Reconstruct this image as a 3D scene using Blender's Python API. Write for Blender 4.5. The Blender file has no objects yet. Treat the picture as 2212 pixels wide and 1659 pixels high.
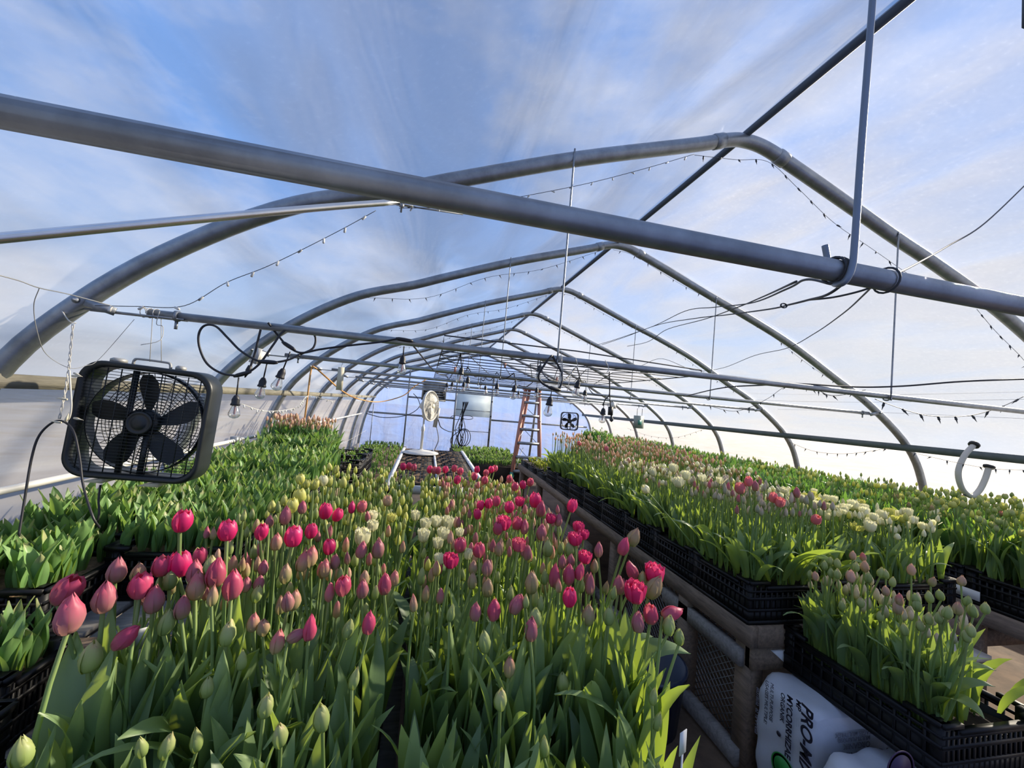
import bpy, math, random
import numpy as np
from mathutils import Matrix, Vector
random.seed(7); rng = np.random.default_rng(7)
PI = math.pi
S = bpy.context.scene
C = S.collection

# ------------------------------------------------------------------ camera
EYE = 1.63                       # camera height above the floor
CX, CY, FPX = 1106.0, 829.5, 848.1
def _cam(yaw, pitch, roll):
    cy, sy, cp, sp = math.cos(yaw), math.sin(yaw), math.cos(pitch), math.sin(pitch)
    f = np.array([sy*cp, cy*cp, sp]); r = np.array([cy, -sy, 0.]); u = np.cross(r, f)
    cr, sr = math.cos(roll), math.sin(roll)
    return np.stack([cr*r+sr*u, -sr*r+cr*u, -f], 1)
RC = _cam(.2076, .0564, .0844)
cam = bpy.data.cameras.new('camera'); co = bpy.data.objects.new('camera', cam); C.objects.link(co)
M = Matrix([[*RC[i], 0] for i in range(3)] + [[0, 0, 0, 1]]); M.translation = (0, 0, EYE)
co.matrix_world = M
cam.sensor_fit = 'HORIZONTAL'; cam.sensor_width = 36; cam.lens = 36*FPX/2212
cam.clip_start = .02; cam.clip_end = 500
S.camera = co
def ray(u, v):
    d = RC @ np.array([(u-CX)/FPX, -(v-CY)/FPX, -1.]); return d/abs(d[1])
def U(u, v, Y):                  # point seen at (u, v) that stands Y metres down the house
    d = ray(u, v); return np.array([d[0]*Y, Y, EYE+d[2]*Y])
def UXq(u, v, x): d = ray(u, v); return np.array([x, x/d[0], EYE+d[2]*x/d[0]])
def UZ(u, v, z):                 # ... at height z above the floor
    d = ray(u, v); t = (z-EYE)/d[2]; return np.array([d[0]*t, t, z])
def A(*p): return np.array(p, float)

# ------------------------------------------------------------------ view, world, sun
S.view_settings.view_transform = 'Standard'; S.view_settings.look = 'None'
S.view_settings.exposure = 0.1; S.view_settings.gamma = 1.0; S.view_settings.use_curve_mapping = False
S.cycles.use_denoising = True
S.cycles.max_bounces = 9; S.cycles.diffuse_bounces = 3; S.cycles.glossy_bounces = 3
S.cycles.transmission_bounces = 4; S.cycles.transparent_max_bounces = 12
S.cycles.sample_clamp_indirect = 4.0
S.cycles.caustics_reflective = False; S.cycles.caustics_refractive = False

def nt_of(owner):
    owner.use_nodes = True; nt = owner.node_tree; nt.nodes.clear(); return nt
def nd(nt, t, ins=None, **kw):
    n = nt.nodes.new(t)
    for k, v in kw.items(): setattr(n, k, v)
    for k, v in (ins or {}).items():
        if hasattr(v, 'is_output'): nt.links.new(v, n.inputs[k])
        else: n.inputs[k].default_value = v
    return n
def ramp(nt, fac, stops):
    n = nt.nodes.new('ShaderNodeValToRGB'); nt.links.new(fac, n.inputs[0]); e = n.color_ramp.elements
    while len(e) < len(stops): e.new(.5)
    for k, (p, c) in enumerate(stops): e[k].position = p; e[k].color = (*c, 1)
    return n.outputs[0]

W = bpy.data.worlds.new('world'); S.world = W; nt = nt_of(W)
g = nd(nt, 'ShaderNodeTexCoord'); sx = nd(nt, 'ShaderNodeSeparateXYZ', {0: g.outputs['Generated']})
sky = ramp(nt, sx.outputs['Z'], [(0.0, (.60, .69, .84)), (.12, (.50, .66, .93)), (.45, (.24, .47, .98)), (1, (.16, .38, .94))])
nz = nd(nt, 'ShaderNodeTexNoise', {'Vector': nd(nt, 'ShaderNodeMapping', {'Vector': g.outputs['Generated'], 'Scale': (1.2, 1.2, 3.0), 'Location': (.3, .7, 0)}).outputs[0], 'Scale': 1.6, 'Detail': 6.0, 'Roughness': .6})
cl = ramp(nt, nz.outputs['Fac'], [(.45, (0, 0, 0)), (.72, (.75, .75, .75))])
mx = nd(nt, 'ShaderNodeMixRGB', {0: cl, 1: sky, 2: (.95, .95, 1.0, 1)})
bg = nd(nt, 'ShaderNodeBackground', {'Color': mx.outputs[0], 'Strength': 1.15})
nd(nt, 'ShaderNodeOutputWorld', {0: bg.outputs[0]})

SAZ, SEL = math.radians(72), math.radians(26)
sun = bpy.data.lights.new('sun', 'SUN'); so = bpy.data.objects.new('sun', sun); C.objects.link(so)
sun.energy = 17.0; sun.color = (1.0, .88, .69); sun.angle = math.radians(2.0)
sdir = Vector((math.sin(SAZ)*math.cos(SEL), math.cos(SAZ)*math.cos(SEL), math.sin(SEL)))
so.rotation_euler = sdir.to_track_quat('Z', 'Y').to_euler(); so.location = (20, 8, 12)

# ------------------------------------------------------------------ mesh helpers
class MB:
    def __init__(s): s.v = []; s.f = []; s.n = 0; s.pt = []; s.mi = []; s.rn = []
    def add(s, v, f, pt=None, mi=0, rn=0.):
        v = np.asarray(v, float); o = s.n
        s.v.append(v); s.f += [tuple(i+o for i in q) for q in f]; s.n += len(v)
        s.pt.append(np.zeros(len(v)) if pt is None else np.asarray(pt, float)); s.mi += [mi]*len(f)
        s.rn.append(np.full(len(v), rn)); return s
    def box(s, lo, hi, R=None, o=None):
        x0, y0, z0 = lo; x1, y1, z1 = hi
        v = np.array([[x, y, z] for x in (x0, x1) for y in (y0, y1) for z in (z0, z1)], float)
        if R is not None: v = v @ np.asarray(R).T
        if o is not None: v = v + np.asarray(o)
        return s.add(v, [(0, 1, 3, 2), (4, 6, 7, 5), (0, 4, 5, 1), (2, 3, 7, 6), (0, 2, 6, 4), (1, 5, 7, 3)])
    def beam(s, a, b, w, h, up=(0, 0, 1)):
        a, b = A(*a), A(*b); d = b-a; L = np.linalg.norm(d); d /= L
        x = np.cross(d, A(*up)); x /= np.linalg.norm(x); z = np.cross(x, d)
        return s.box((-w/2, 0, -h/2), (w/2, L, h/2), np.stack([x, d, z], 1), a)
    def tube(s, P, r, n=8, closed=False, cap=True, sq=None):
        P = np.asarray(P, float); m = len(P); r = np.broadcast_to(r, (m,))
        T = np.gradient(P, axis=0) if not closed else np.roll(P, -1, 0)-np.roll(P, 1, 0)
        T /= np.linalg.norm(T, axis=1)[:, None]+1e-12
        u = np.cross(T[0], A(0, 0, 1)); u = u if np.linalg.norm(u) > .05 else np.cross(T[0], A(1, 0, 0)); u /= np.linalg.norm(u)
        V = []; a = np.arange(n)*2*PI/n
        ca, sa = np.cos(a), np.sin(a)
        for i in range(m):
            u = u-T[i]*(u@T[i]); u /= np.linalg.norm(u); w = np.cross(T[i], u)
            V.append(P[i]+r[i]*(ca[:, None]*u+sa[:, None]*w*(sq or 1)))
        V = np.concatenate(V); F = []
        for i in range(m if closed else m-1):
            j = (i+1) % m
            F += [(i*n+k, i*n+(k+1) % n, j*n+(k+1) % n, j*n+k) for k in range(n)]
        if cap and not closed: F += [tuple(range(n))[::-1], tuple((m-1)*n+k for k in range(n))]
        return s.add(V, F)
    def lathe(s, prof, o=(0, 0, 0), axis=(0, 0, 1), n=16):
        ax = A(*axis); ax /= np.linalg.norm(ax); o = A(*o)
        u = np.cross(ax, A(0, 0, 1)); u = u if np.linalg.norm(u) > .05 else A(1, 0, 0); u /= np.linalg.norm(u); w = np.cross(ax, u)
        a = np.arange(n)*2*PI/n; V = []; F = []
        for r, h in prof: V.append(o+ax*h+r*(np.cos(a)[:, None]*u+np.sin(a)[:, None]*w))
        for i in range(len(prof)-1): F += [(i*n+k, i*n+(k+1) % n, (i+1)*n+(k+1) % n, (i+1)*n+k) for k in range(n)]
        F += [tuple(range(n))[::-1], tuple((len(prof)-1)*n+k for k in range(n))]
        return s.add(np.concatenate(V), F)
    def grid(s, G, pt=None, mi=0, rn=0.):
        G = np.asarray(G, float); a, b = G.shape[:2]
        return s.add(G.reshape(-1, 3), [(i*b+j, i*b+j+1, (i+1)*b+j+1, (i+1)*b+j) for i in range(a-1) for j in range(b-1)],
                     None if pt is None else np.asarray(pt).reshape(-1), mi, rn)
    def merge(s, m, R=None, o=(0, 0, 0), sc=1., mi=None, rn=None):
        v = np.concatenate(m.v)*sc
        if R is not None: v = v @ np.asarray(R).T
        off = s.n; s.v.append(v+np.asarray(o)); s.f += [tuple(i+off for i in q) for q in m.f]; s.n += len(v)
        s.pt.append(np.concatenate(m.pt)); s.mi += (m.mi if mi is None else [mi]*len(m.f))
        s.rn.append(np.concatenate(m.rn) if rn is None else np.full(len(v), rn)); return s
    def mesh(s, name, mats, smooth=False, off=None, attr=False):
        v = np.concatenate(s.v)
        if off is not None: v = v-np.asarray(off)
        me = bpy.data.meshes.new(name)
        lens = np.array([len(q) for q in s.f]); idx = np.concatenate([np.array(q) for q in s.f]) if len(set(lens)) > 1 else np.array(s.f).ravel()
        me.vertices.add(len(v)); me.vertices.foreach_set('co', v.ravel().astype(np.float32))
        me.loops.add(len(idx)); me.loops.foreach_set('vertex_index', idx.astype(np.int32))
        st = np.concatenate([[0], np.cumsum(lens)[:-1]]); me.polygons.add(len(lens))
        me.polygons.foreach_set('loop_start', st.astype(np.int32)); me.polygons.foreach_set('loop_total', lens.astype(np.int32))
        if smooth: me.polygons.foreach_set('use_smooth', np.ones(len(lens), bool))
        for m in (mats if isinstance(mats, (list, tuple)) else [mats]): me.materials.append(m)
        if max(s.mi): me.polygons.foreach_set('material_index', np.array(s.mi, np.int32))
        if attr:
            for nme, arr in (('pt', s.pt), ('rn', s.rn)):
                at = me.attributes.new(nme, 'FLOAT', 'POINT'); at.data.foreach_set('value', np.concatenate(arr).astype(np.float32))
        me.update(); me.validate()
        return me

def tag(o, label=None, cat=None, group=None, kind=None):
    if label and len(label.split()) > 16: print('LONG', label)
    if label: o['label'] = label
    if cat: o['category'] = cat
    if group: o['group'] = group
    if kind: o['kind'] = kind
    return o
def link(name, me, parent=None):
    o = bpy.data.objects.new(name, me); C.objects.link(o)
    if parent is not None: o.parent = parent
    return o
def thing(name, label, cat, loc=(0, 0, 0), group=None):
    o = bpy.data.objects.new(name, None); C.objects.link(o); o.location = tuple(loc); o.empty_display_size = .05
    o['wl'] = [float(c) for c in loc]; return tag(o, label, cat, group)
def part(name, mb, mat, parent, smooth=False, label=None, attr=False):   # mb in world coordinates
    w = A(*parent['wl']); me = mb.mesh(name, mat, smooth, w, attr); o = link(name, me, parent)
    o['wl'] = [float(c) for c in w]
    if label: o['label'] = label
    return o
def solid(name, mb, mat, label, cat, group=None, smooth=False, kind=None, attr=False):
    v = np.concatenate(mb.v); w = A((v[:, 0].min()+v[:, 0].max())/2, (v[:, 1].min()+v[:, 1].max())/2, v[:, 2].min())
    o = link(name, mb.mesh(name, mat, smooth, w, attr)); o.location = w; o['wl'] = [float(c) for c in w]
    return tag(o, label, cat, group, kind)
def struct(name, mb, mat, smooth=False):
    o = solid(name, mb, mat, None, None, smooth=smooth, kind='structure'); return o
def spline(P, n=8):              # Catmull-Rom through the points
    P = [A(*p) for p in P]; P = [2*P[0]-P[1]]+P+[2*P[-1]-P[-2]]; out = []
    for i in range(1, len(P)-2):
        for k in range(n):
            t = k/n; a, b, c, d = P[i-1:i+3]
            out.append(.5*(2*b+(c-a)*t+(2*a-5*b+4*c-d)*t*t+(-a+3*b-3*c+d)*t**3))
    out.append(P[-2]); return np.array(out)
def rotz(a): c, s = math.cos(a), math.sin(a); return np.array([[c, -s, 0], [s, c, 0], [0, 0, 1.]])
def rotx(a): c, s = math.cos(a), math.sin(a); return np.array([[1., 0, 0], [0, c, -s], [0, s, c]])
def roty(a): c, s = math.cos(a), math.sin(a); return np.array([[c, 0, s], [0, 1., 0], [-s, 0, c]])

# ------------------------------------------------------------------ materials
def mat(name, col, rough=.5, metal=0., noise=0., nscale=20., bump=0., spec=.5, col2=None, stretch=None, trans=0.):
    m = bpy.data.materials.new(name); nt = nt_of(m)
    p = nd(nt, 'ShaderNodeBsdfPrincipled', {'Base Color': (*col, 1), 'Roughness': rough, 'Metallic': metal, 'Specular IOR Level': spec})
    if noise or col2 or bump:
        tc = nd(nt, 'ShaderNodeTexCoord'); mp = nd(nt, 'ShaderNodeMapping', {'Vector': tc.outputs['Object'], 'Scale': stretch or (1, 1, 1)})
        n = nd(nt, 'ShaderNodeTexNoise', {'Vector': mp.outputs[0], 'Scale': nscale, 'Detail': 5.0, 'Roughness': .65})
        c2 = col2 or tuple(c*(1-noise) for c in col)
        cr = ramp(nt, n.outputs['Fac'], [(.3, c2), (.65, col)]); nt.links.new(cr, p.inputs['Base Color'])
        if bump: nt.links.new(nd(nt, 'ShaderNodeBump', {'Height': n.outputs['Fac'], 'Strength': bump, 'Distance': .01}).outputs[0], p.inputs['Normal'])
    out = p.outputs[0]
    if trans:
        tr = nd(nt, 'ShaderNodeBsdfTranslucent', {'Color': (*col, 1)}); out = nd(nt, 'ShaderNodeMixShader', {0: trans, 1: out, 2: tr.outputs[0]}).outputs[0]
    nd(nt, 'ShaderNodeOutputMaterial', {0: out}); return m

def plant_mat(name, stops, rough=.5, trans=.35, tcol=None, var=.25, streak=0.):
    """colour runs along the part (attribute pt, base to tip); rn and the object's random value shift it a little"""
    m = bpy.data.materials.new(name); nt = nt_of(m)
    a = nd(nt, 'ShaderNodeAttribute', attribute_name='pt'); rn = nd(nt, 'ShaderNodeAttribute', attribute_name='rn')
    oi = nd(nt, 'ShaderNodeObjectInfo')
    r = nd(nt, 'ShaderNodeMath', {0: rn.outputs['Fac'], 1: oi.outputs['Random']}, operation='ADD')
    r = nd(nt, 'ShaderNodeMath', {0: r.outputs[0], 1: 1.0}, operation='FRACT')
    tc = nd(nt, 'ShaderNodeTexCoord')
    n = nd(nt, 'ShaderNodeTexNoise', {'Vector': nd(nt, 'ShaderNodeMapping', {'Vector': tc.outputs['Object'], 'Scale': (1, 1, .12)}).outputs[0], 'Scale': 160.0 if streak else 40.0, 'Detail': 3.0})
    f = nd(nt, 'ShaderNodeMath', {0: nd(nt, 'ShaderNodeMath', {0: n.outputs['Fac'], 1: .5}, operation='SUBTRACT').outputs[0], 1: streak or .12}, operation='MULTIPLY')
    f = nd(nt, 'ShaderNodeMath', {0: a.outputs['Fac'], 1: f.outputs[0]}, operation='ADD')
    f2 = nd(nt, 'ShaderNodeMath', {0: nd(nt, 'ShaderNodeMath', {0: r.outputs[0], 1: .5}, operation='SUBTRACT').outputs[0], 1: var}, operation='MULTIPLY')
    f = nd(nt, 'ShaderNodeMath', {0: f.outputs[0], 1: f2.outputs[0]}, operation='ADD')
    cr = ramp(nt, f.outputs[0], stops)
    hv = nd(nt, 'ShaderNodeHueSaturation', {'Color': cr, 'Value': nd(nt, 'ShaderNodeMapRange', {0: r.outputs[0], 3: .85, 4: 1.15}).outputs[0]})
    p = nd(nt, 'ShaderNodeBsdfPrincipled', {'Base Color': hv.outputs[0], 'Roughness': rough, 'Specular IOR Level': .4})
    t2 = hv.outputs[0]
    if tcol: t2 = nd(nt, 'ShaderNodeMixRGB', {0: .8, 1: hv.outputs[0], 2: (*tcol, 1)}).outputs[0]
    tr = nd(nt, 'ShaderNodeBsdfTranslucent', {'Color': t2})
    ms = nd(nt, 'ShaderNodeMixShader', {0: trans, 1: p.outputs[0], 2: tr.outputs[0]})
    nd(nt, 'ShaderNodeOutputMaterial', {0: ms.outputs[0]}); return m

def film_mat(name, open_=.50, dcol=(.72, .70, .68), streak_dir=(.9, .35, .6), tint=(.27, .275, .29)):
    m = bpy.data.materials.new(name); nt = nt_of(m)
    tc = nd(nt, 'ShaderNodeTexCoord')
    mp = nd(nt, 'ShaderNodeMapping', {'Vector': tc.outputs['Object'], 'Scale': streak_dir, 'Rotation': (0, .25, .35)})
    n1 = nd(nt, 'ShaderNodeTexNoise', {'Vector': mp.outputs[0], 'Scale': 1.3, 'Detail': 4.0, 'Roughness': .5, 'Distortion': .4})
    mp2 = nd(nt, 'ShaderNodeMapping', {'Vector': tc.outputs['Object'], 'Scale': (1.6, .5, 3.), 'Rotation': (.3, 0, .1)})
    n2 = nd(nt, 'ShaderNodeTexNoise', {'Vector': mp2.outputs[0], 'Scale': 1.2, 'Detail': 4.0, 'Roughness': .5, 'Distortion': .8})
    h = nd(nt, 'ShaderNodeMath', {0: n1.outputs['Fac'], 1: n2.outputs['Fac']}, operation='ADD')
    op = nd(nt, 'ShaderNodeMapRange', {0: h.outputs[0], 1: .82, 2: 1.18, 3: open_+.17, 4: open_-.17})
    bp = nd(nt, 'ShaderNodeBump', {'Height': h.outputs[0], 'Strength': .25, 'Distance': .05})
    tp = nd(nt, 'ShaderNodeBsdfTransparent', {'Color': (.97, .98, 1, 1)})
    n3 = nd(nt, 'ShaderNodeTexNoise', {'Vector': tc.outputs['Object'], 'Scale': 55.0, 'Detail': 2.0})      # dust and condensation
    sp = ramp(nt, n3.outputs['Fac'], [(.30, (.93, .93, .93)), (.62, (1, 1, 1)), (.74, (1.15, 1.15, 1.15))])
    st = ramp(nt, h.outputs[0], [(.38, (.72, .76, .82)), (.62, (1.15, 1.12, 1.08))])
    st2 = ramp(nt, h.outputs[0], [(.38, (.55, .58, .66)), (.62, (1.15, 1.12, 1.08))])
    tcl = nd(nt, 'ShaderNodeMixRGB', {0: 1.0, 1: sp, 2: st}, blend_type='MULTIPLY'); tcl = nd(nt, 'ShaderNodeMixRGB', {0: 1.0, 1: tcl.outputs[0], 2: (*tint, 1)}, blend_type='MULTIPLY')
    tl = nd(nt, 'ShaderNodeBsdfTranslucent', {'Color': tcl.outputs[0], 'Normal': bp.outputs[0]})
    df = nd(nt, 'ShaderNodeBsdfDiffuse', {'Color': nd(nt, 'ShaderNodeMixRGB', {0: 1.0, 1: st2, 2: (*dcol, 1)}, blend_type='MULTIPLY').outputs[0], 'Normal': bp.outputs[0]})
    gl = nd(nt, 'ShaderNodeBsdfGlossy', {'Color': (1, 1, 1, 1), 'Roughness': .28, 'Normal': bp.outputs[0]})
    a = nd(nt, 'ShaderNodeMixShader', {0: .42, 1: tl.outputs[0], 2: df.outputs[0]})
    b = nd(nt, 'ShaderNodeMixShader', {0: op.outputs[0], 1: a.outputs[0], 2: tp.outputs[0]})
    c = nd(nt, 'ShaderNodeMixShader', {0: .06, 1: b.outputs[0], 2: gl.outputs[0]})
    nd(nt, 'ShaderNodeOutputMaterial', {0: c.outputs[0]}); return m

M_film = film_mat('poly_film'); M_filmend = film_mat('poly_film_end', .24, (.26, .36, .66), (2.2, 1, .22), (.30, .44, .84))  # end film: blue of the north sky's light is put into its tint and dcol
M_galv = mat('galvanized', (.37, .39, .41), .40, .7, .35, 14, .05, stretch=(1, 1, 1))
M_galv2 = mat('galvanized_dull', (.36, .38, .40), .45, .7, .35, 30, .05)
M_shiny = mat('bright_conduit', (.72, .72, .70), .25, .9, .15, 12)
M_hang = mat('hanger_steel', (.20, .24, .30), .45, .5)
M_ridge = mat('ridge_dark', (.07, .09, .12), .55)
M_wood = mat('weathered_wood', (.27, .195, .135), .8, 0, .5, 9, .12, stretch=(6, 1, 6))
M_wood2 = mat('grey_wood', (.31, .285, .255), .8, 0, .45, 9, .12, stretch=(1, 6, 6))
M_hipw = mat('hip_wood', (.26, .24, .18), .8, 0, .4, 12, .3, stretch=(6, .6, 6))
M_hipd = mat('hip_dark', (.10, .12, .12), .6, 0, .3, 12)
M_blk = mat('black_plastic', (.004, .004, .005), .5, 0, .2, 30, spec=.3)
M_blk2 = mat('fan_plastic', (.010, .014, .015), .42)
M_cord = mat('black_cord', (.012, .012, .016), .5)
M_wire = mat('dark_wire', (.045, .05, .06), .65)
M_white = mat('white_plastic', (.72, .70, .64), .45, 0, .1, 10)
M_paint = mat('white_paint', (.68, .69, .70), .55, 0, .2, 8)
M_cream = mat('cream_plastic', (.66, .60, .44), .5)
M_twine = mat('white_twine', (.72, .70, .64), .8, trans=.2)
M_rope = mat('tan_cord', (.55, .42, .24), .7)
M_orange = mat('orange_cord', (.52, .26, .07), .6)
M_redl = mat('orange_fibreglass', (.52, .23, .17), .5)
M_soil = mat('potting_soil', (.035, .022, .014), .95, 0, .5, 60, .8)
M_bulbs = mat('tulip_bulbs', (.30, .19, .10), .8, 0, .6, 70, .8)
M_floor = mat('floor_dirt', (.16, .105, .065), .95, 0, .6, 5, .6, col2=(.06, .04, .026))
M_snow = mat('outside_ground', (.21, .21, .225), .9, 0, .5, .8, .3, col2=(.12, .09, .07))
M_bag = mat('white_bale_film', (.60, .63, .70), .35, 0, .12, 6, .35)
M_ink = mat('black_ink', (.02, .02, .035), .5); M_ink2 = mat('grey_ink', (.22, .22, .26), .5)
M_grn = mat('green_ink', (.03, .28, .05), .5); M_purp = mat('dark_ink', (.03, .012, .06), .5)
M_box = mat('grey_green_box', (.30, .34, .30), .5); M_teal = mat('teal_face', (.05, .25, .20), .5)
M_grey = mat('grey_metal', (.36, .36, .34), .5, .3)
M_card = mat('tan_bag', (.50, .33, .20), .8, 0, .3, 8, .3, trans=.3)
M_foam = mat('grey_foam', (.50, .48, .44), .7)
M_pink = mat('red_tape', (.65, .12, .10), .5)

def glass_mat(name, col=(1, 1, 1), op=.75):
    m = bpy.data.materials.new(name); nt = nt_of(m)
    g_ = nd(nt, 'ShaderNodeBsdfGlossy', {'Color': (*col, 1), 'Roughness': .08}); t_ = nd(nt, 'ShaderNodeBsdfTransparent', {'Color': (*col, 1)})
    lw = nd(nt, 'ShaderNodeLayerWeight', {'Blend': .45}); r_ = nd(nt, 'ShaderNodeMapRange', {0: lw.outputs['Facing'], 3: 1-op, 4: .8})
    nd(nt, 'ShaderNodeOutputMaterial', {0: nd(nt, 'ShaderNodeMixShader', {0: r_.outputs[0], 1: t_.outputs[0], 2: g_.outputs[0]}).outputs[0]}); return m
M_glass = glass_mat('clear_glass', (.95, .95, .93), .8); M_clear = glass_mat('clear_plastic', (.92, .95, .97), .55)
M_fil = mat('amber_filament', (.55, .22, .10), .5)

G1, G2, G3 = (.055, .13, .04), (.085, .19, .07), (.13, .25, .10)
M_leaf = plant_mat('tulip_leaf', [(0, (.26, .36, .08)), (.25, (.17, .28, .11)), (.75, (.21, .32, .16)), (1, (.30, .41, .19))], .40, .44, (.46, .60, .03), .3)
M_leafy = plant_mat('sprout_leaf', [(0, (.14, .22, .06)), (.3, (.13, .27, .08)), (.9, (.22, .37, .13)), (1, (.32, .34, .16))], .42, .35, (.30, .45, .05), .4)
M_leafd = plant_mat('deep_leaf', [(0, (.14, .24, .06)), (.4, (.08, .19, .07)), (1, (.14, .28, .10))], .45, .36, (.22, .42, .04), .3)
M_stem = plant_mat('tulip_stem', [(0, (.16, .26, .06)), (.6, (.20, .32, .10)), (1, (.26, .34, .12))], .5, .25, (.35, .45, .06), .2)
MB_ = {
 'hot':   plant_mat('petal_hot_pink', [(0, (.46, .26, .24)), (.16, (.64, .04, .18)), (.6, (.72, .03, .19)), (1, (.82, .09, .27))], .42, .42, (.90, .10, .22), .2, .3),
 'pink':  plant_mat('petal_pink', [(0, (.44, .34, .18)), (.22, (.54, .16, .20)), (.6, (.58, .09, .18)), (1, (.70, .08, .20))], .42, .40, (.82, .22, .24), .3, .4),
 'mauve': plant_mat('petal_mauve', [(0, (.38, .38, .15)), (.25, (.46, .26, .20)), (.65, (.48, .17, .20)), (1, (.60, .11, .18))], .45, .35, (.66, .34, .26), .4, .5),
 'blush': plant_mat('petal_blush', [(0, (.34, .40, .13)), (.4, (.47, .40, .19)), (.8, (.52, .29, .20)), (1, (.62, .17, .19))], .45, .35, (.62, .46, .20), .5, .5),
 'green': plant_mat('petal_green', [(0, (.28, .40, .11)), (.5, (.40, .50, .17)), (.9, (.50, .52, .22)), (1, (.58, .46, .24))], .45, .38, (.45, .52, .07), .3, .3),
 'lime':  plant_mat('petal_yellow', [(0, (.38, .46, .11)), (.5, (.66, .68, .18)), (1, (.82, .78, .28))], .45, .40, (.68, .66, .12), .3, .3),
 'cream': plant_mat('petal_cream', [(0, (.56, .60, .24)), (.3, (.86, .84, .52)), (1, (.96, .93, .70))], .45, .36, (.90, .86, .50), .3, .3),
 'peach': plant_mat('petal_peach', [(0, (.44, .44, .20)), (.35, (.66, .50, .34)), (1, (.78, .46, .34))], .45, .38, (.75, .45, .24), .5, .4),
 'rose':  plant_mat('petal_rose', [(0, (.55, .45, .28)), (.35, (.72, .26, .26)), (1, (.80, .18, .24))], .45, .38, (.85, .30, .24), .3, .3),
 'palebud': plant_mat('petal_pale_bud', [(0, (.36, .42, .20)), (.5, (.56, .54, .38)), (1, (.66, .52, .42))], .5, .35, (.52, .46, .26), .5, .3),
}
BL_ = list(MB_)

# ------------------------------------------------------------------ the house: profile, film, hoops
H = 1.5                          # ridge above the eye; profile is given in this unit
PROF = [(-1.20, -1.09), (-1.18, -.80), (-1.12, -.42), (-1.00, -.05), (-.845, .163), (-.644, .341), (-.397, .495), (-.13, .590), (.04, .66), (.396, .80), (.806, .94),
        (.93, .985), (1.0, 1.0), (1.09, .992), (1.227, .946), (1.50, .845), (1.70, .770), (1.93, .69), (2.27, .554), (2.65, .36), (2.95, .205), (3.29, -.055), (3.44, -.334), (3.52, -.80), (3.53, -1.09)]
PR = np.array(PROF)*H; PR[:, 1] += EYE
PS = spline([A(p[0], 0, p[1]) for p in PR], 5)[:, [0, 2]]
def off(P, d):                   # offset the profile outwards
    t = np.gradient(P, axis=0); t /= np.linalg.norm(t, axis=1)[:, None]; return P+d*np.stack([-t[:, 1], t[:, 0]], 1)
HY = [.45]+[1.722+1.44*i for i in range(8)]      # hoop positions; the last one stands at the end wall
YE = HY[-1]+.05; YB = -1.4
TZ = EYE+.234
RX = PR[12, 0]

O = off(PS, .040)
ys = np.arange(YB, YE+.001, .12); ys[-1] = YE
G = np.zeros((len(ys), len(O), 3))
for i, y in enumerate(ys):
    k = np.argmin([abs(y-h) for h in HY]); d = min(abs(y-h) for h in HY)
    sag = -.018*math.sin(min(1, d/.72)*PI/2)
    Q = off(PS, .040+sag*0.6); G[i, :, 0] = Q[:, 0]; G[i, :, 1] = y; G[i, :, 2] = Q[:, 1]
top = int(len(O)*.5)
iR = np.argmin(abs(O[:, 0]-RX)+10*(O[:, 1] < 2.9))
lo_l = np.argmax(O[:, 1] > EYE-.075); lo_r = len(O)-np.argmax(O[::-1, 1] > EYE-.085)-1
for nm, a, b in (('wall_left', 0, lo_l), ('ceiling_left', lo_l, iR), ('ceiling_right', iR, lo_r), ('wall_right', lo_r, len(O)-1)):
    struct(nm, MB().grid(G[:, a:b+1]), M_film, True)
base = PS[:, 1].min()
for nm, y in (('wall_far', YE), ('wall_near', YB)):
    mb = MB(); L = [(x, z) for x, z in O]; n = len(L)
    V = [(x, y, z) for x, z in L]; mb.add(V+[(RX, y, .0)], [(i, i+1, n) for i in range(n-1)]+[(n-1, 0, n)])
    struct(nm, mb, M_filmend)
struct('floor', MB().box((-1.9, YB, -.06), (5.4, YE, 0)), M_floor)
struct('ground_outside', MB().box((-60, -40, -.12), (70, 90, -.06)), M_snow)
mb = MB()                        # snow bank and brush against the end wall
for k in range(26):
    x = -2+k*.33; h = .10+.16*rng.random(); mb.lathe([(.28, 0), (.25, h*.5), (.12, h*.9), (.01, h)], (x, YE+.75+.3*rng.random(), -.06), n=9)
solid('snow_bank', mb, M_snow, 'low ridge of dirty snow and earth outside the far end wall', 'snow', kind='stuff', smooth=True)
mb = MB()
for k in range(60):
    x = rng.uniform(-1.6, 1.2) if k < 45 else rng.uniform(1.2, 5); z = rng.uniform(.3, 1.05)
    mb.tube(spline([(x, YE+.4, -.05), (x+rng.normal(0, .06), YE+.42, z*.5), (x+rng.normal(0, .12), YE+.45, z)], 3), .006, 4)
solid('dry_brush', mb, M_wood, 'dry brown weeds standing outside behind the end wall film', 'weeds', kind='stuff')

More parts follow.
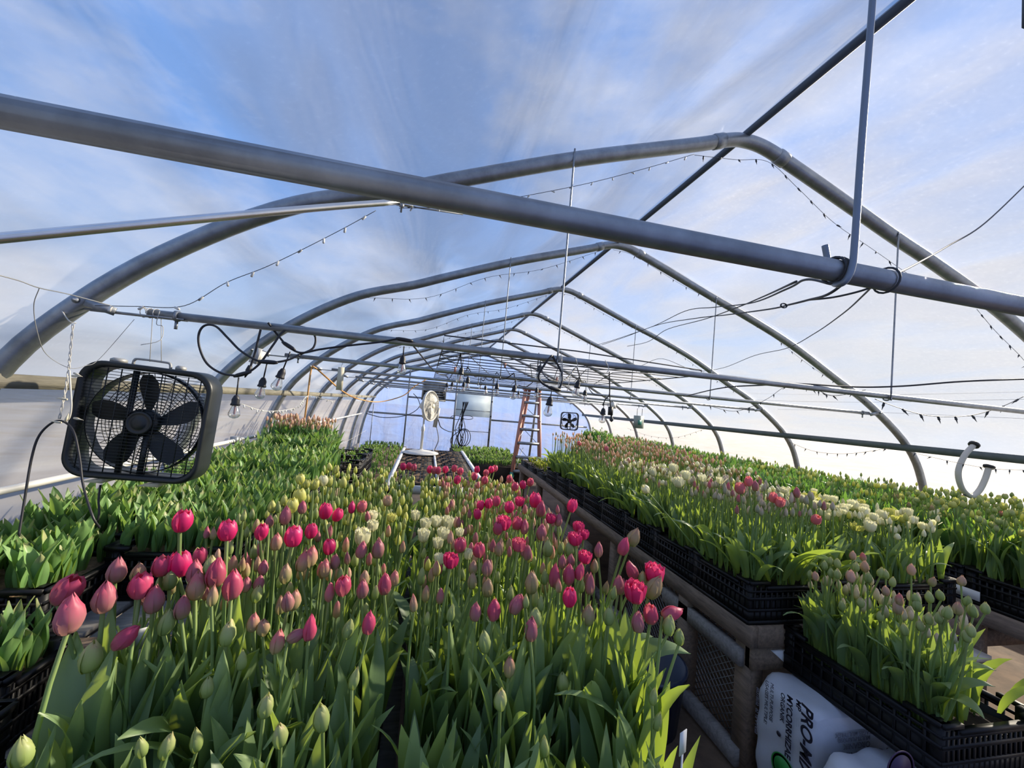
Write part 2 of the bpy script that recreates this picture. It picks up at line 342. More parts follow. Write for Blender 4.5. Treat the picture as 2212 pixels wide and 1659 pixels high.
ordinal = ['', 'nearest whole', 'second', 'third', 'fourth', 'fifth', 'sixth', 'seventh', 'last']
def hoop_mb(y):
    mb = MB(); n = 12; mb.tube([(x, y, z) for x, z in PS], .034, n)
    return mb
for i, y in enumerate(HY):
    lab = ('galvanized hoop arch overhead beside the big cross pipe, mostly out of view' if i == 0 else
           'last galvanized hoop arch, against the blue end wall film' if i == 8 else
           f'{ordinal[i]} galvanized steel hoop arch counted from the camera, film stretched over it')
    t = thing('hoop_arch', lab, 'hoop', (RX, y, 0), 'galvanized hoop arches of the greenhouse')
    part('arch_pipe', hoop_mb(y), M_galv, t, True)
    for xs in (.905*H, 1.15*H):  # sleeves on both sides of the bent ridge piece
        j = np.argmin(abs(PS[:, 0]-xs)); d = PS[j+1]-PS[j]; d /= np.linalg.norm(d); c = A(PS[j, 0], y, PS[j, 1]); dd = A(d[0], 0, d[1])
        part('ridge_sleeve', MB().tube([c-dd*.03, c-dd*.028, c+dd*.028, c+dd*.03], [.035, .038, .038, .035], 12), M_galv2, t, True)
    if i:
        for xs, zz, sg in ((-.835*H, TZ, 1), (3.0*H, TZ, -1)):
            a_ = xs+.02*sg; part('tie_clamp', MB().beam((a_, y-.030, zz+.012), (a_+.085*sg, y-.018, zz-.012), .006, .030), M_galv2, t)
            part('bolt', MB().lathe([(.011, 0), (.011, .006), (.005, .008), (.005, .016)], (xs-.005*sg, y-.034, zz+.012), (0, -1, 0), 8), M_galv2, t)
# ridge purlin and the boards along the sides
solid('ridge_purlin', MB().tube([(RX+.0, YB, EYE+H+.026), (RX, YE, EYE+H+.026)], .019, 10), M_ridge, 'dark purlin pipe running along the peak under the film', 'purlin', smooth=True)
def board(nm, xa, za, w, h, mt, lab, cat, slant=0):
    mb = MB(); mb.beam((xa, YB, za), (xa, YE, za), w, h); return solid(nm, mb, mt, lab, cat)
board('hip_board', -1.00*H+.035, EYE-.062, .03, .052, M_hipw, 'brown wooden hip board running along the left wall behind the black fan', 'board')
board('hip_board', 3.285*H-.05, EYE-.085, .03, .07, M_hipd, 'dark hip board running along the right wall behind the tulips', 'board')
for x, s in ((-1.2*H, 1), (3.53*H, -1)):
    board('base_board', x+.02*s, .12, .04, .22, M_wood2, 'weathered base board at the foot of the %s film wall' % ('left' if s > 0 else 'right'), 'board')
mb = MB(); mb.tube([(-1.115*H+.06, YB, EYE-.505), (-1.115*H+.06, 10.9, EYE-.505)], .016, 8)
t = thing('curtain_pipe', 'pale roll-up curtain pipe running low along the left film wall', 'pipe', (-1.115*H+.06, 4, EYE-.52)); part('pipe', mb, M_white, t, True)
for y in (3.9, 4.6, 6.05, 7.5):
    part('pipe_clip', MB().box((-1.115*H+.03, y-.03, EYE-.53), (-1.115*H+.085, y+.03, EYE-.47)), M_galv2, t)

# cross ties with their hanger rods
tie_lab = ['thick grey cross pipe crossing the whole view closest to the camera', 'cross pipe holding the string light cord, starting beside the big black fan',
 'third cross pipe from the camera, with a white tag at its left end', 'fourth cross pipe from the camera, with the orange cord knotted at its left end', 'fifth cross pipe from the camera, the yellow tag hanging before its left end',
 'sixth cross pipe from the camera', 'seventh cross pipe from the camera', 'eighth cross pipe from the camera']
for i, y in enumerate(HY[:-1]):
    mb = MB(); x0, x1 = -.70*H, 2.93*H
    if i == 0: x0, x1 = -.80*H, 3.0*H
    mb.tube([(x0, y, TZ), (1.5, y, TZ), (3.0, y, TZ), (x1, y, TZ)], .0155, 14)
    t = thing('cross_pipe', tie_lab[i], 'pipe', (RX, y, TZ-.016), 'cross pipes tying the hoops together'); part('pipe', mb, M_galv, t, True)
    if i:
        mb = MB()
        for xa, xb in ((-.83*H, -.62*H), (2.86*H, 3.0*H)):
            mb.tube([(xa, y-.012, TZ-.012), (xb, y-.012, TZ-.012)], .004, 6); mb.tube([(xa, y+.012, TZ-.012), (xb, y+.012, TZ-.012)], .004, 6)
        for xs in (-.64*H, 2.88*H):
            mb.lathe([(.021, -.006), (.021, .006)], (xs, y, TZ), (1, 0, 0), 12); mb.lathe([(.006, 0), (.006, .03)], (xs, y, TZ-.02), (0, 0, -1), 6)
        part('end_bracket', mb, M_galv2, t)
def zprof(x): j = np.argmin(abs(PS[:, 0]-x)+(PS[:, 1] < EYE)*9); return PS[j, 1]
for i, y in enumerate(HY[:-1]):
    for k, xs in enumerate(((.325*1.722/H*H, 2.52))):
        if i == 0: continue
        x = xs; zt = zprof(x); r = .0045
        P = [(x, y-.035, zt), (x, y-.034, zt-.06), (x, y-.022, TZ+.05), (x, y-.022, TZ), (x, y-.010, TZ-.021), (x, y+.012, TZ-.020), (x, y+.02, TZ-.005)]
        solid('hanger_rod', MB().tube(spline(P, 4), r, 6), M_galv2, 'thin %s steel rod hanging the %s cross pipe from its hoop' % (('left-side', 'right-side')[k], ['', 'second', 'third', 'fourth', 'fifth', 'sixth', 'seventh', 'eighth'][i]), 'rod', 'hanger rods between hoops and cross pipes', True)
# the near J-hook round the closest cross pipe
y = .45
P = [U(1915, -420, y-.010), U(1885, 0, y-.014), U(1862, 300, y-.020), U(1846, 530, y-.024), U(1840, 578, y-.025), U(1830, 602, y-.023), U(1815, 614, y-.014), U(1802, 612, y+.004), U(1793, 600, y+.018), U(1789, 580, y+.024), U(1787, 558, y+.026), U(1782, 530, y+.027)]
solid('hook_rod', MB().tube(spline(P, 6), .0044, 10), M_hang, 'blue-grey J-hook rod coming down from above around the closest cross pipe', 'rod', smooth=True)
mb = MB()                        # wire turned round the pipe
def coil(mb, x, y, z, R, turns, pitch, r, n=18):
    P = [(x+pitch*k/n, y+R*math.cos(2*PI*k/n), z+R*math.sin(2*PI*k/n)) for k in range(int(n*turns)+1)]; mb.tube(P, r, 5)
xw = U(1797, 590, y)[0]; coil(mb, xw, y, TZ, .0185, 2.6, .004, .0018); xw2 = U(1912, 605, y)[0]; coil(mb, xw2, y, TZ, .0185, 1.0, .003, .0016)
solid('wire_wrap', mb, M_wire, 'black wire wound round the closest cross pipe beside the hook', 'wire', smooth=True)
# bright diagonal brace
a = U(860, 436, 1.66); b = U(0, 518, 1.12); c = a+(b-a)*1.22
mb = MB(); mb.tube(spline([a, a+(b-a)*.35+A(0, 0, .006), b+A(0, 0, .004), c], 5), .0125, 12); mb.box((-.03, -.01, -.003), (.04, .01, .003), o=a+A(.02, .02, .0))
solid('brace_pipe', mb, M_shiny, 'shiny conduit brace sloping from the nearest whole hoop towards the left', 'pipe', smooth=True)
b_ = U(900, 448, 1.70)
mb = MB().tube([a, b_, U(1000, 463, 1.72)], .0035, 6); mb.lathe([(.010, 0), (.010, .012), (.004, .014), (.004, .035)], U(868, 441, 1.66), (0, 0, -1), 8)
solid('brace_clamp', mb, M_galv2, 'small clamp and wire at the upper end of the shiny brace', 'clamp')
o_ = U(2222, 20, .66); solid('dark_panel', MB().box((-.008, -.008, -.045), (.05, .008, .09), o=o_).tube([o_+A(.02, 0, .08), o_+A(.02, 0, .26)], .003, 5), M_ridge, 'edge of a dark hanging panel in the upper right corner', 'panel')

# end wall framing
t = thing('door_frame', 'steel door frame with rungs in the middle of the far end wall', 'door frame', (1.3, YE-.08, 0))
ye = YE-.08
def PX(u, v): return U(u, v, ye)
xl, xr = PX(985, 860)[0], PX(1063, 862)[0]
for x, w in ((xl, .05), (xr, .055)): part('post', MB().box((x-w/2, ye-.03, 0), (x+w/2, ye+.01, EYE+.9)), M_galv2, t)
for v in (887, 932): z = PX(1024, v)[2]; part('rung', MB().tube([(xl, ye-.01, z), (xr, ye-.01, z)], .012, 6), M_galv2, t)
part('upper_panel', MB().box((xl+.03, ye+.0, PX(1024, 900)[2]), (xr-.03, ye+.012, EYE+.35)), mat('frosted_panel', (.92, .96, .92), .6, trans=.6), t)
for k, v in enumerate((868, 900, 928, 950)): q = PX(1063, v); part('hinge', MB().lathe([(.02, 0), (.025, .02), (.01, .05)], (xr, ye-.03, q[2]), (0, -1, 0), 8), M_blk, t)
x = PX(880, 870)[0]; solid('end_post', MB().box((x-.02, ye-.02, 0), (x+.02, ye+.02, EYE+.8)), M_galv2, 'thin steel post standing left of the pedestal fan at the end wall', 'post')
for n_, (x0, x1, z, lab) in enumerate(((-1.0*H-.1, xl, EYE-.50, 'grey rail across the end wall left of the door frame'), (xr, 3.35*H, EYE-.47, 'grey rail across the end wall right of the door frame'), (x, xl, EYE+.02, 'short upper rail left of the door frame, beside the exhaust fan'))):
    solid('end_rail', MB().box((x0, ye-.012, z-.025), (x1, ye+.012, z+.025)), M_galv2, lab, 'rail')
for xx, lab in ((-1.45, 'thin post near the left corner of the end wall'), (4.35, 'thin slanted brace near the right corner of the end wall')):
    solid('corner_post', MB().tube([(xx, ye-.25, 0), (xx+(.25 if xx > 0 else 0), ye-.25, EYE-.25)], .012, 6), M_galv2, lab, 'post')

# ------------------------------------------------------------------ crates and benches
def crate_mb(w=.60, l=.40, h=.235, top=.16):
    """bulb crate: long side along x, corner blocks, a rail, slatted walls"""
    mb = MB(); t = .008
    for sx_ in (-1, 1):
        for sy_ in (-1, 1):
            x, y = sx_*(w/2-.02), sy_*(l/2-.02); mb.box((x-.02, y-.02, 0), (x+.02, y+.02, h))
    for z0, z1 in ((0, .018), (h*.30, h*.30+.012), (h*.56, h*.56+.014), (h*.74, h*.74+.010)):
        for s in (-1, 1):
            mb.box((-w/2, s*(l/2)-t/2, z0), (w/2, s*(l/2)+t/2, z1)); mb.box((s*(w/2)-t/2, -l/2, z0), (s*(w/2)+t/2, l/2, z1))
    for s in (-1, 1):            # rims: raised at the corners, lower in the middle
        for a, b, z in ((-.5, -.32, h), (.32, .5, h), (-.34, .34, h-.022)):
            mb.box((a*w, s*(l/2)-.010, z-.014), (b*w, s*(l/2)+.010, z)); mb.box((s*(w/2)-.010, a*l, z-.014), (s*(w/2)+.010, b*l, z))
        n = 19
        for k in range(1, n):
            x = -w/2+w*k/n; mb.box((x-.004, s*(l/2)-t/2+.0005, .01), (x+.004, s*(l/2)+t/2-.0005, h-.025))
        n = 13
        for k in range(1, n):
            y = -l/2+l*k/n; mb.box((s*(w/2)-t/2+.0005, y-.004, .01), (s*(w/2)+t/2-.0005, y+.004, h-.025))
        mb.box((-w/2, s*(l/2)-.002, .02), (w/2, s*(l/2)+.002, h*.30)); mb.box((s*(w/2)-.002, -l/2, .02), (s*(w/2)+.002, l/2, h*.30))
    for s in (-1, 1): mb.box((-w/2+.006, s*(l/2-.008)-.001, .006), (w/2-.006, s*(l/2-.008)+.001, h*.66)); mb.box((s*(w/2-.008)-.001, -l/2+.006, .006), (s*(w/2-.008)+.001, l/2-.006, h*.66))
    mb.box((-w/2, -l/2, .001), (w/2, l/2, .006)); return mb
def soil_mb(w, l, z):
    nx, ny = 14, 10; G = np.zeros((ny, nx, 3))
    for i in range(ny):
        for j in range(nx): G[i, j] = ((j/(nx-1)-.5)*(w-.045), (i/(ny-1)-.5)*(l-.045), z+rng.normal(0, .004))
    return MB().grid(G)
CR = {}
def crate(key, name, w, l, h, soil, smat, label, x, y, z, group=None, rz=0.):
    if key not in CR:
        CR[key] = (crate_mb(w, l, h).mesh('bulb_crate', M_blk), soil_mb(w, l, soil).mesh('soil', smat, True) if soil else None)
    t = thing(name, label, 'crate', (x, y, z), group); t.rotation_euler.z = rz
    link('crate_body', CR[key][0], t)
    if CR[key][1]: link('potting_soil', CR[key][1], t)
    return t
BZ = EYE-.94                     # right bench top 0.69 m
def bench(name, label, x0, x1, y0, y1, z, posts=None, plank=.14, rail=.09):
    t = thing(name, label, 'bench', ((x0+x1)/2, y0, 0))
    mb = MB(); x = x0+.05
    while x < x1-.05:
        mb.box((x, y0+.002, z-.022), (min(x+plank, x1-.05), y1-.002, z)); x += plank+.03
    part('slatted_top', mb, M_wood2, t)
    for xs, k in ((x0, 0), (x1, 1)): part('side_rail', MB().box((xs-.0+(-.045 if k else 0), y0, z-rail), (xs+(0 if k else .045), y1, z+.004)), M_wood, t)
    for ys_ in (y0, y1): part('end_rail', MB().box((x0+.045, ys_-(0 if ys_ == y0 else .045), z-rail), (x1-.045, ys_+(.045 if ys_ == y0 else 0), z+.002)), M_wood, t)
    for px, py in (posts or [(a, b) for a in (x0+.045, x1-.125) for b in np.arange(y0+.05, y1-.05, 1.2)]):
        part('post', MB().box((px, py, 0), (px+.08, py+.085, z-.023)), M_wood, t)
    return t
# centre bed: low bench, crates and all
CZ = .475
bench('low_bench', 'low slatted bench under the centre bed of pink tulips', -.66, .64, .44, 3.02, CZ, plank=.1)
cx_ = [(-.345, .325), (-.345, .325)]
k = 0
for r in range(6):
    y = .66+r*.425
    for x in (-.35, .33):
        where = ['nearest the camera', 'in the second row', 'in the third row', 'in the fourth row', 'in the fifth row', 'in the farthest row'][r]
        crate('c', 'bulb_crate', .60, .40, .20, .15, M_soil, f'black crate {where} of the centre bed, {"left" if x < 0 else "right"} of the middle gap', x, y, CZ+.005, 'bulb crates of the centre bed')
# right bench
bt = bench('long_bench', 'long wooden bench carrying crates of pale tulips, with wire mesh under its end', 1.57, 2.93, 1.60, 6.42, BZ, posts=[(1.60, 1.63), (1.575, 2.05), (2.8, 1.63)]+[(a, b) for a in (1.6, 2.8) for b in (3.0, 4.2, 5.3, 6.3)])
part('cross_brace', MB().box((1.575, 1.66, BZ-.21), (1.615, 2.3, BZ-.13)), M_wood2, bt)
part('foot_rail', MB().box((1.575, 1.66, .02), (1.62, 4.4, .10)), M_wood2, bt)
part('lower_rail', MB().box((1.6, 1.612, BZ-.20), (2.8, 1.655, BZ-.10)), M_wood, bt)
part('gusset', MB().add([(1.70, 1.60, BZ-.11), (1.90, 1.60, BZ-.11), (1.90, 1.60, BZ-.26), (1.70, 1.63, BZ-.11), (1.90, 1.63, BZ-.11), (1.90, 1.63, BZ-.26)], [(0, 2, 1), (3, 4, 5), (0, 1, 4, 3), (1, 2, 5, 4), (0, 3, 5, 2)]), M_paint, bt, label='white triangular corner piece')
mb = MB()                        # diamond mesh panel under the bench
n = 26
for i in range(-n, n):
    for s in (1, -1):
        a = 1.66+i*.045; L = .62
        y0, z0, y1, z1 = a, .05, a+s*L, .05+L*.82
        lo, hi = 1.72, 2.86
        def cl_(y0, z0, y1, z1):
            tt = [0., 1.]
            for lim, sg in ((lo, 1), (hi, -1)):
                d0, d1 = sg*(y0-lim), sg*(y1-lim)
                if d0 < 0 and d1 < 0: return None
                if d0 < 0: tt[0] = max(tt[0], d0/(d0-d1))
                if d1 < 0: tt[1] = min(tt[1], d0/(d0-d1))
            return tt if tt[0] < tt[1] else None
        tt = cl_(y0, z0, y1, z1)
        if tt: mb.beam((1.66, y0+(y1-y0)*tt[0], z0+(z1-z0)*tt[0]), (1.66, y0+(y1-y0)*tt[1], z0+(z1-z0)*tt[1]), .003, .004, (1, 0, 0))
part('mesh_panel', mb, M_galv2, bt, label='diamond wire mesh panel')
R8 = ['at the near end', 'second', 'third', 'fourth', 'fifth', 'sixth', 'seventh', 'eighth']
for r in range(8):
    for cidx, x in enumerate((1.875, 2.60)):
        lab = (f'black bulb crate {"at the near end of the long bench" if r == 0 else R8[r]+" from the near end of the long bench"}, {"walkway side" if cidx == 0 else "wall side"}')
        crate('r', 'bulb_crate', .60, .395, .20, .155, M_soil, lab, x, 1.82+r*.405, BZ+.005, 'bulb crates on the long bench')
# bench by the right wall
wb = bench('wall_bench', 'wooden bench along the right film wall under crates of green budded tulips', 3.25, 4.62, .95, 8.3, BZ, posts=[(3.29, 1.74), (3.29, 3.2), (3.29, 4.8), (3.29, 6.4), (3.29, 8.1), (4.5, 1.0), (4.5, 3.), (4.5, 6.), (3.95, 1.60)])
part('cross_brace', MB().box((3.30, 1.80, BZ-.28), (4.5, 1.85, BZ-.19)), M_wood, wb)
for r in range(17):
    for cidx, x in enumerate((3.57, 4.24)):
        crate('w', 'bulb_crate', .60, .40, .20, .155, M_soil, 'black bulb crate in the %s row on the bench by the right wall' % ('inner' if cidx == 0 else 'outer'), x, 1.17+r*.415, BZ+.005, 'bulb crates by the right wall, %s row' % ('inner' if cidx == 0 else 'outer'))
solid('crate_label', MB().box((3.262, 1.72, BZ+.03), (3.266, 1.92, BZ+.085)), M_white, 'white paper label on the side of a crate by the right wall', 'label')
solid('foam_lid', MB().box((2.95, 1.66, 0), (3.20, 1.98, .03), o=(0.05, 0, .42)), M_white, 'white foam board lying in the aisle between the two right benches', 'board')
solid('stacked_tray', crate_mb(.42, .34, .40), M_blk, 'empty black crate under the white foam board between the two right benches', 'crate').location = (2.99, 1.84, 0.0)
# left bench
LZ = EYE-.62-.20
lb = bench('side_bench', 'wooden bench along the left film wall under crates of short green sprouts', -1.60, -.675, 1.44, 4.62, LZ, posts=[(-1.55, 1.5), (-.76, 1.9), (-.76, 3.1), (-.76, 4.4), (-1.55, 3.1), (-1.55, 4.4)], plank=.12)
for r in range(5):
    for cidx, x in enumerate((-.875, -1.30)):
        crate('l', 'bulb_crate', .40, .38, .19, .155, M_bulbs, 'black crate of sprouts on the left bench, %s from the near end, %s' % (['first', 'second', 'third', 'fourth', 'fifth'][r], 'walkway side' if cidx == 0 else 'film wall side'), x, 1.90+r*.39+(.14 if cidx else 0), LZ+.005, 'sprout crates on the left bench')
crate('ln', 'bulb_crate', .56, .36, .19, .155, M_bulbs, 'black crate of sprouts at the left edge of the picture, behind the pink tulips', -1.34, 1.64, LZ-.03)
solid('corner_shelf', MB().box((-1.62, 1.10, .60), (-.90, 1.42, .66)), M_wood2, 'low wooden shelf in the bottom left corner under a small crate', 'shelf')
crate('lr', 'bulb_crate', .56, .36, .19, .12, M_soil, 'dark soil-filled black crate in the bottom left corner beside the tulip bed', -1.09, .90, .715)
for k in range(4): crate('lp', 'empty_crate', .54, .34, .175, 0, None, ['lowest', 'second', 'third', 'top'][k]+' of four empty black crates stacked in the bottom left corner', -1.09, .90, .004+.177*k)
crate('lq', 'bulb_crate', .56, .20, .19, .15, M_bulbs, 'lower small black crate of yellowish sprouts in the bottom left corner', -1.23, 1.33, .665)

# ------------------------------------------------------------------ tulip parts (local: base at the origin, z up)
def frame(d):
    d = A(*d); d /= np.linalg.norm(d); x = np.cross(A(0, 1, 0), d); x = x/np.linalg.norm(x) if np.linalg.norm(x) > .1 else A(1, 0, 0); return np.stack([x, np.cross(d, x), d], 1)
def petal(mb, a0, prof, wid, twist=.10, ns=6, tip=0., mi=0, curl=0., phase=0.):
    """prof: [(t, radius, height)], wid: half angle; edges lie a little outside the neighbour"""
    ts = np.linspace(0, 1, 9); pr = np.array(prof); r = np.interp(ts, pr[:, 0], pr[:, 1]); z = np.interp(ts, pr[:, 0], pr[:, 2])
    G = np.zeros((9, ns+1, 3)); pt = np.zeros((9, ns+1))
    for i, t in enumerate(ts):
        hw = wid*(1-.10*t) if t < .62 else wid*.93*math.sqrt(max(0, 1-((t-.62)/.38)**2.2))*1.0
        for j in range(ns+1):
            s = -1+2*j/ns; an = a0+s*hw
            rr = r[i]*(1+twist*s*(1-t*.4))+curl*t*t*abs(s)**2*.004
            G[i, j] = (rr*math.cos(an), rr*math.sin(an), z[i]-abs(s)**2*.0025*t+(.002*math.sin(9*s+phase) if tip and t > .8 else 0)); pt[i, j] = t*.95+.05*s*s
    mb.grid(G, pt, mi)
def bloom(kind):
    mb = MB(); R_ = np.random.default_rng(sum(map(ord, kind)))
    def ring(n, a, prof, w, **k):
        for i in range(n): petal(mb, a+i*2*PI/n+R_.normal(0, .04), [(t, r*(1+R_.normal(0, .02)), z*(1+R_.normal(0, .02))) for t, r, z in prof], w, **k)
    if kind == 'bud':            # closed, pointed egg
        ring(3, .5, [(0, .003, 0), (.12, .0105, .003), (.3, .0160, .013), (.5, .0182, .027), (.72, .0155, .043), (.9, .0080, .056), (1, .0018, .065)], 1.22)
        ring(3, .5+PI/3, [(0, .003, 0), (.12, .0110, .002), (.3, .0168, .012), (.5, .0188, .025), (.72, .0162, .040), (.9, .0098, .052), (1, .0040, .059)], 1.12, twist=.12)
    elif kind == 'slim':
        ring(3, 0, [(0, .002, 0), (.12, .008, .003), (.3, .0118, .012), (.5, .0122, .024), (.72, .0095, .038), (.9, .0045, .049), (1, .001, .056)], 1.22)
        ring(3, PI/3, [(0, .002, 0), (.12, .0085, .002), (.3, .0124, .011), (.5, .0126, .022), (.72, .0100, .034), (.9, .0055, .045), (1, .0025, .051)], 1.12)
    elif kind == 'cup':          # just opening
        ring(3, .2, [(0, .003, 0), (.12, .0120, .003), (.3, .0190, .013), (.5, .0222, .027), (.72, .0215, .042), (.9, .0160, .054), (1, .0100, .061)], 1.12)
        ring(3, .2+PI/3, [(0, .003, 0), (.12, .0128, .002), (.3, .0200, .012), (.5, .0232, .025), (.72, .0226, .039), (.9, .0178, .051), (1, .0145, .058)], .98, twist=.10)
    elif kind in ('double', 'open'):
        w = 1.0 if kind == 'double' else 1.07
        ring(5, 0, [(0, .002, .004), (.3, .008, .020), (.7, .010*w, .048), (1, .006*w, .062)], .8, tip=1, twist=.16)
        ring(6, .4, [(0, .003, .002), (.2, .013, .013), (.5, .018*w, .032), (.8, .017*w, .052), (1, .012*w*w, .062)], .66, tip=1, twist=.14, curl=1)
        ring(6, .9, [(0, .003, 0), (.15, .013, .004), (.35, .0205*w, .016), (.65, .0235*w, .036), (.88, .0220*w*w, .050), (1, .0195*w*w, .057)], .62, tip=1, twist=.10, curl=1)
    elif kind == 'lily':         # pale, ragged, with spiky sepals
        ring(5, 0, [(0, .002, .004), (.3, .009, .016), (.7, .012, .034), (1, .008, .043)], .8, tip=1)
        ring(5, .5, [(0, .003, 0), (.15, .013, .004), (.4, .019, .016), (.7, .022, .031), (1, .026, .044)], .55, tip=1)
        ring(3, .2, [(0, .003, 0), (.2, .016, .004), (.6, .030, .022), (1, .046, .040)], .16)
    return mb
BK = {k: bloom(k) for k in ('bud', 'slim', 'cup', 'double', 'open', 'lily')}
LOWP = {}                        # light version for the small far ones
def low_bud(R_, Hh):
    mb = MB(); n = 6; prof = [(.2, 0), (.8, .14), (1, .38), (.82, .66), (.4, .9), (.05, 1)]; V = []; pt = []
    for r, h in prof:
        for k in range(n): V.append((R_*r*math.cos(k*2*PI/n), R_*r*math.sin(k*2*PI/n), Hh*h)); pt.append(h)
    F = [(i*n+k, i*n+(k+1) % n, (i+1)*n+(k+1) % n, (i+1)*n+k) for i in range(len(prof)-1) for k in range(n)]
    return mb.add(V, F, pt)
LB = {'bud': low_bud(.0155, .048), 'slim': low_bud(.0115, .046), 'fat': low_bud(.021, .046)}

def leaf_mb(L, Wd, lean, curl, twist=0., seed=0, nt_=11, nw=4, fold=.35, wave=.0, az=0.):
    """tulip leaf: starts upright round the stem, widens, bends outwards (towards +x turned by az)"""
    R_ = np.random.default_rng(seed); P = A(.004, 0, 0); ang = lean*.25; G = np.zeros((nt_+1, nw+1, 3)); pt = np.zeros((nt_+1, nw+1)); ds = L/nt_
    for i in range(nt_+1):
        t = i/nt_; ang = lean*(.2+.8*t)+curl*t**2.2
        w = Wd*(math.sin(PI*min(1, .16+.84*t))**.75)*(1 if t < .5 else (1-((t-.5)/.5)**2.6*.25)); w = w if i < nt_ else .0006
        T = A(math.sin(ang), 0, math.cos(ang)); N = A(math.cos(ang), 0, -math.sin(ang)); tw = twist*t
        Sx = A(0, 1, 0)*math.cos(tw)+N*math.sin(tw); Nn = N*math.cos(tw)-A(0, 1, 0)*math.sin(tw)
        fo = fold*(1.5-1.2*t)
        for j in range(nw+1):
            s = -1+2*j/nw
            G[i, j] = P+Sx*s*w/2*math.cos(fo*abs(s))-Nn*(abs(s)**1.5*w/2*math.sin(fo))+Nn*(wave*math.sin(6*t+3*s+seed)*abs(s))
            pt[i, j] = t
        P = P+T*ds
    mb = MB().grid(G, pt)
    v = mb.v[0] @ rotz(az).T; mb.v[0] = v; return mb
def stem_mb(P, r0=.0042, r1=.0034, n=7):
    P = np.asarray(P); mb = MB(); mb.tube(P, np.linspace(r0, r1, len(P)), n, cap=False); k = len(P); mb.pt[-1] = np.repeat(np.linspace(0, 1, k), n); return mb

LM = []                          # shared leaf meshes: (mesh, natural length)
for i in range(14):
    L = .30; lean = [.10, .18, .25, .32, .12, .40, .55, .20, .08, .30, .22, .15, .5, .36][i]; curl = [.15, .2, .5, .9, .1, 1.1, 1.5, .35, .05, .6, .25, .9, .5, 1.8][i]
    mb = leaf_mb(L, [.052, .044, .060, .055, .038, .062, .066, .046, .040, .056, .034, .050, .060, .050][i], lean, curl, [.2, -.3, .5, -.5, .1, .3, -.6, .8, 0, -.8, .4, .2, .9, -.3][i], i, wave=.004)
    LM.append(mb.mesh('leaf', M_leaf, True, None, True))
SM = []
for i in range(6):
    c = [0, .02, -.02, .035, -.03, .01][i]
    SM.append(stem_mb([(c*math.sin(PI*t)*1., c*.5*t*(1-t), t*.40) for t in np.linspace(0, 1, 7)]).mesh('stem', M_stem, True, None, True))
BMESH = {(k, c): None for k in BK for c in MB_}
def bmesh_(k, c):
    if BMESH[(k, c)] is None: BMESH[(k, c)] = BK[k].mesh('bloom', MB_[c], True, None, True)
    return BMESH[(k, c)]
UPR, ALLV = [0, 1, 2, 4, 7, 8, 10, 11, 0, 4, 9], list(range(14))
def tulip(head, basept, kind, col, size, label, group, leaves=3, llen=.30, lw=1., name='tulip', tilt=None, rnd=random, lspread=None, stemr=1., up=False):
    """head: where the bloom starts; the root Empty stands in the soil"""
    head, basept = A(*head), A(*basept); d = head-basept; L = np.linalg.norm(d)
    t = thing(name, label, 'tulip', basept, group)
    s = link('stem', SM[rnd.randrange(6)], t)
    R3 = frame(d) @ rotz(rnd.random()*6.28); s.scale = (stemr, stemr, L/.40)
    s.rotation_euler = Matrix(R3.tolist()).to_euler()
    b = link('bloom', bmesh_(kind, col), t); b.location = tuple(head-basept); k = size/.055
    tdir = d/L+A(rnd.gauss(0, .06), rnd.gauss(0, .06), 0) if tilt is None else A(*tilt)
    b.rotation_euler = Matrix((frame(tdir) @ rotz(rnd.random()*6.28)).tolist()).to_euler()
    b.scale = (k*rnd.uniform(.92, 1.08), k*rnd.uniform(.92, 1.08), k*(.80 if kind == 'double' else 1))
    a0 = rnd.random()*6.28
    for i in range(leaves):
        lf = link('leaf', LM[rnd.choice(UPR if up and rnd.random() < .8 else ALLV)], t); ll = llen*rnd.uniform(.8, 1.15)*(1-.16*i)
        lf.location = tuple(d/L*(.01+.05*i)); q = ll/.30
        lf.rotation_euler = (rnd.gauss(0, .07), rnd.gauss(0, .07), a0+i*2.4+rnd.gauss(0, .3)) if lspread is None else (rnd.gauss(0, .05), rnd.gauss(0, .05), lspread+rnd.gauss(0, .7))
        lf.scale = (q, q*lw*rnd.uniform(.85, 1.1), q)
    return t

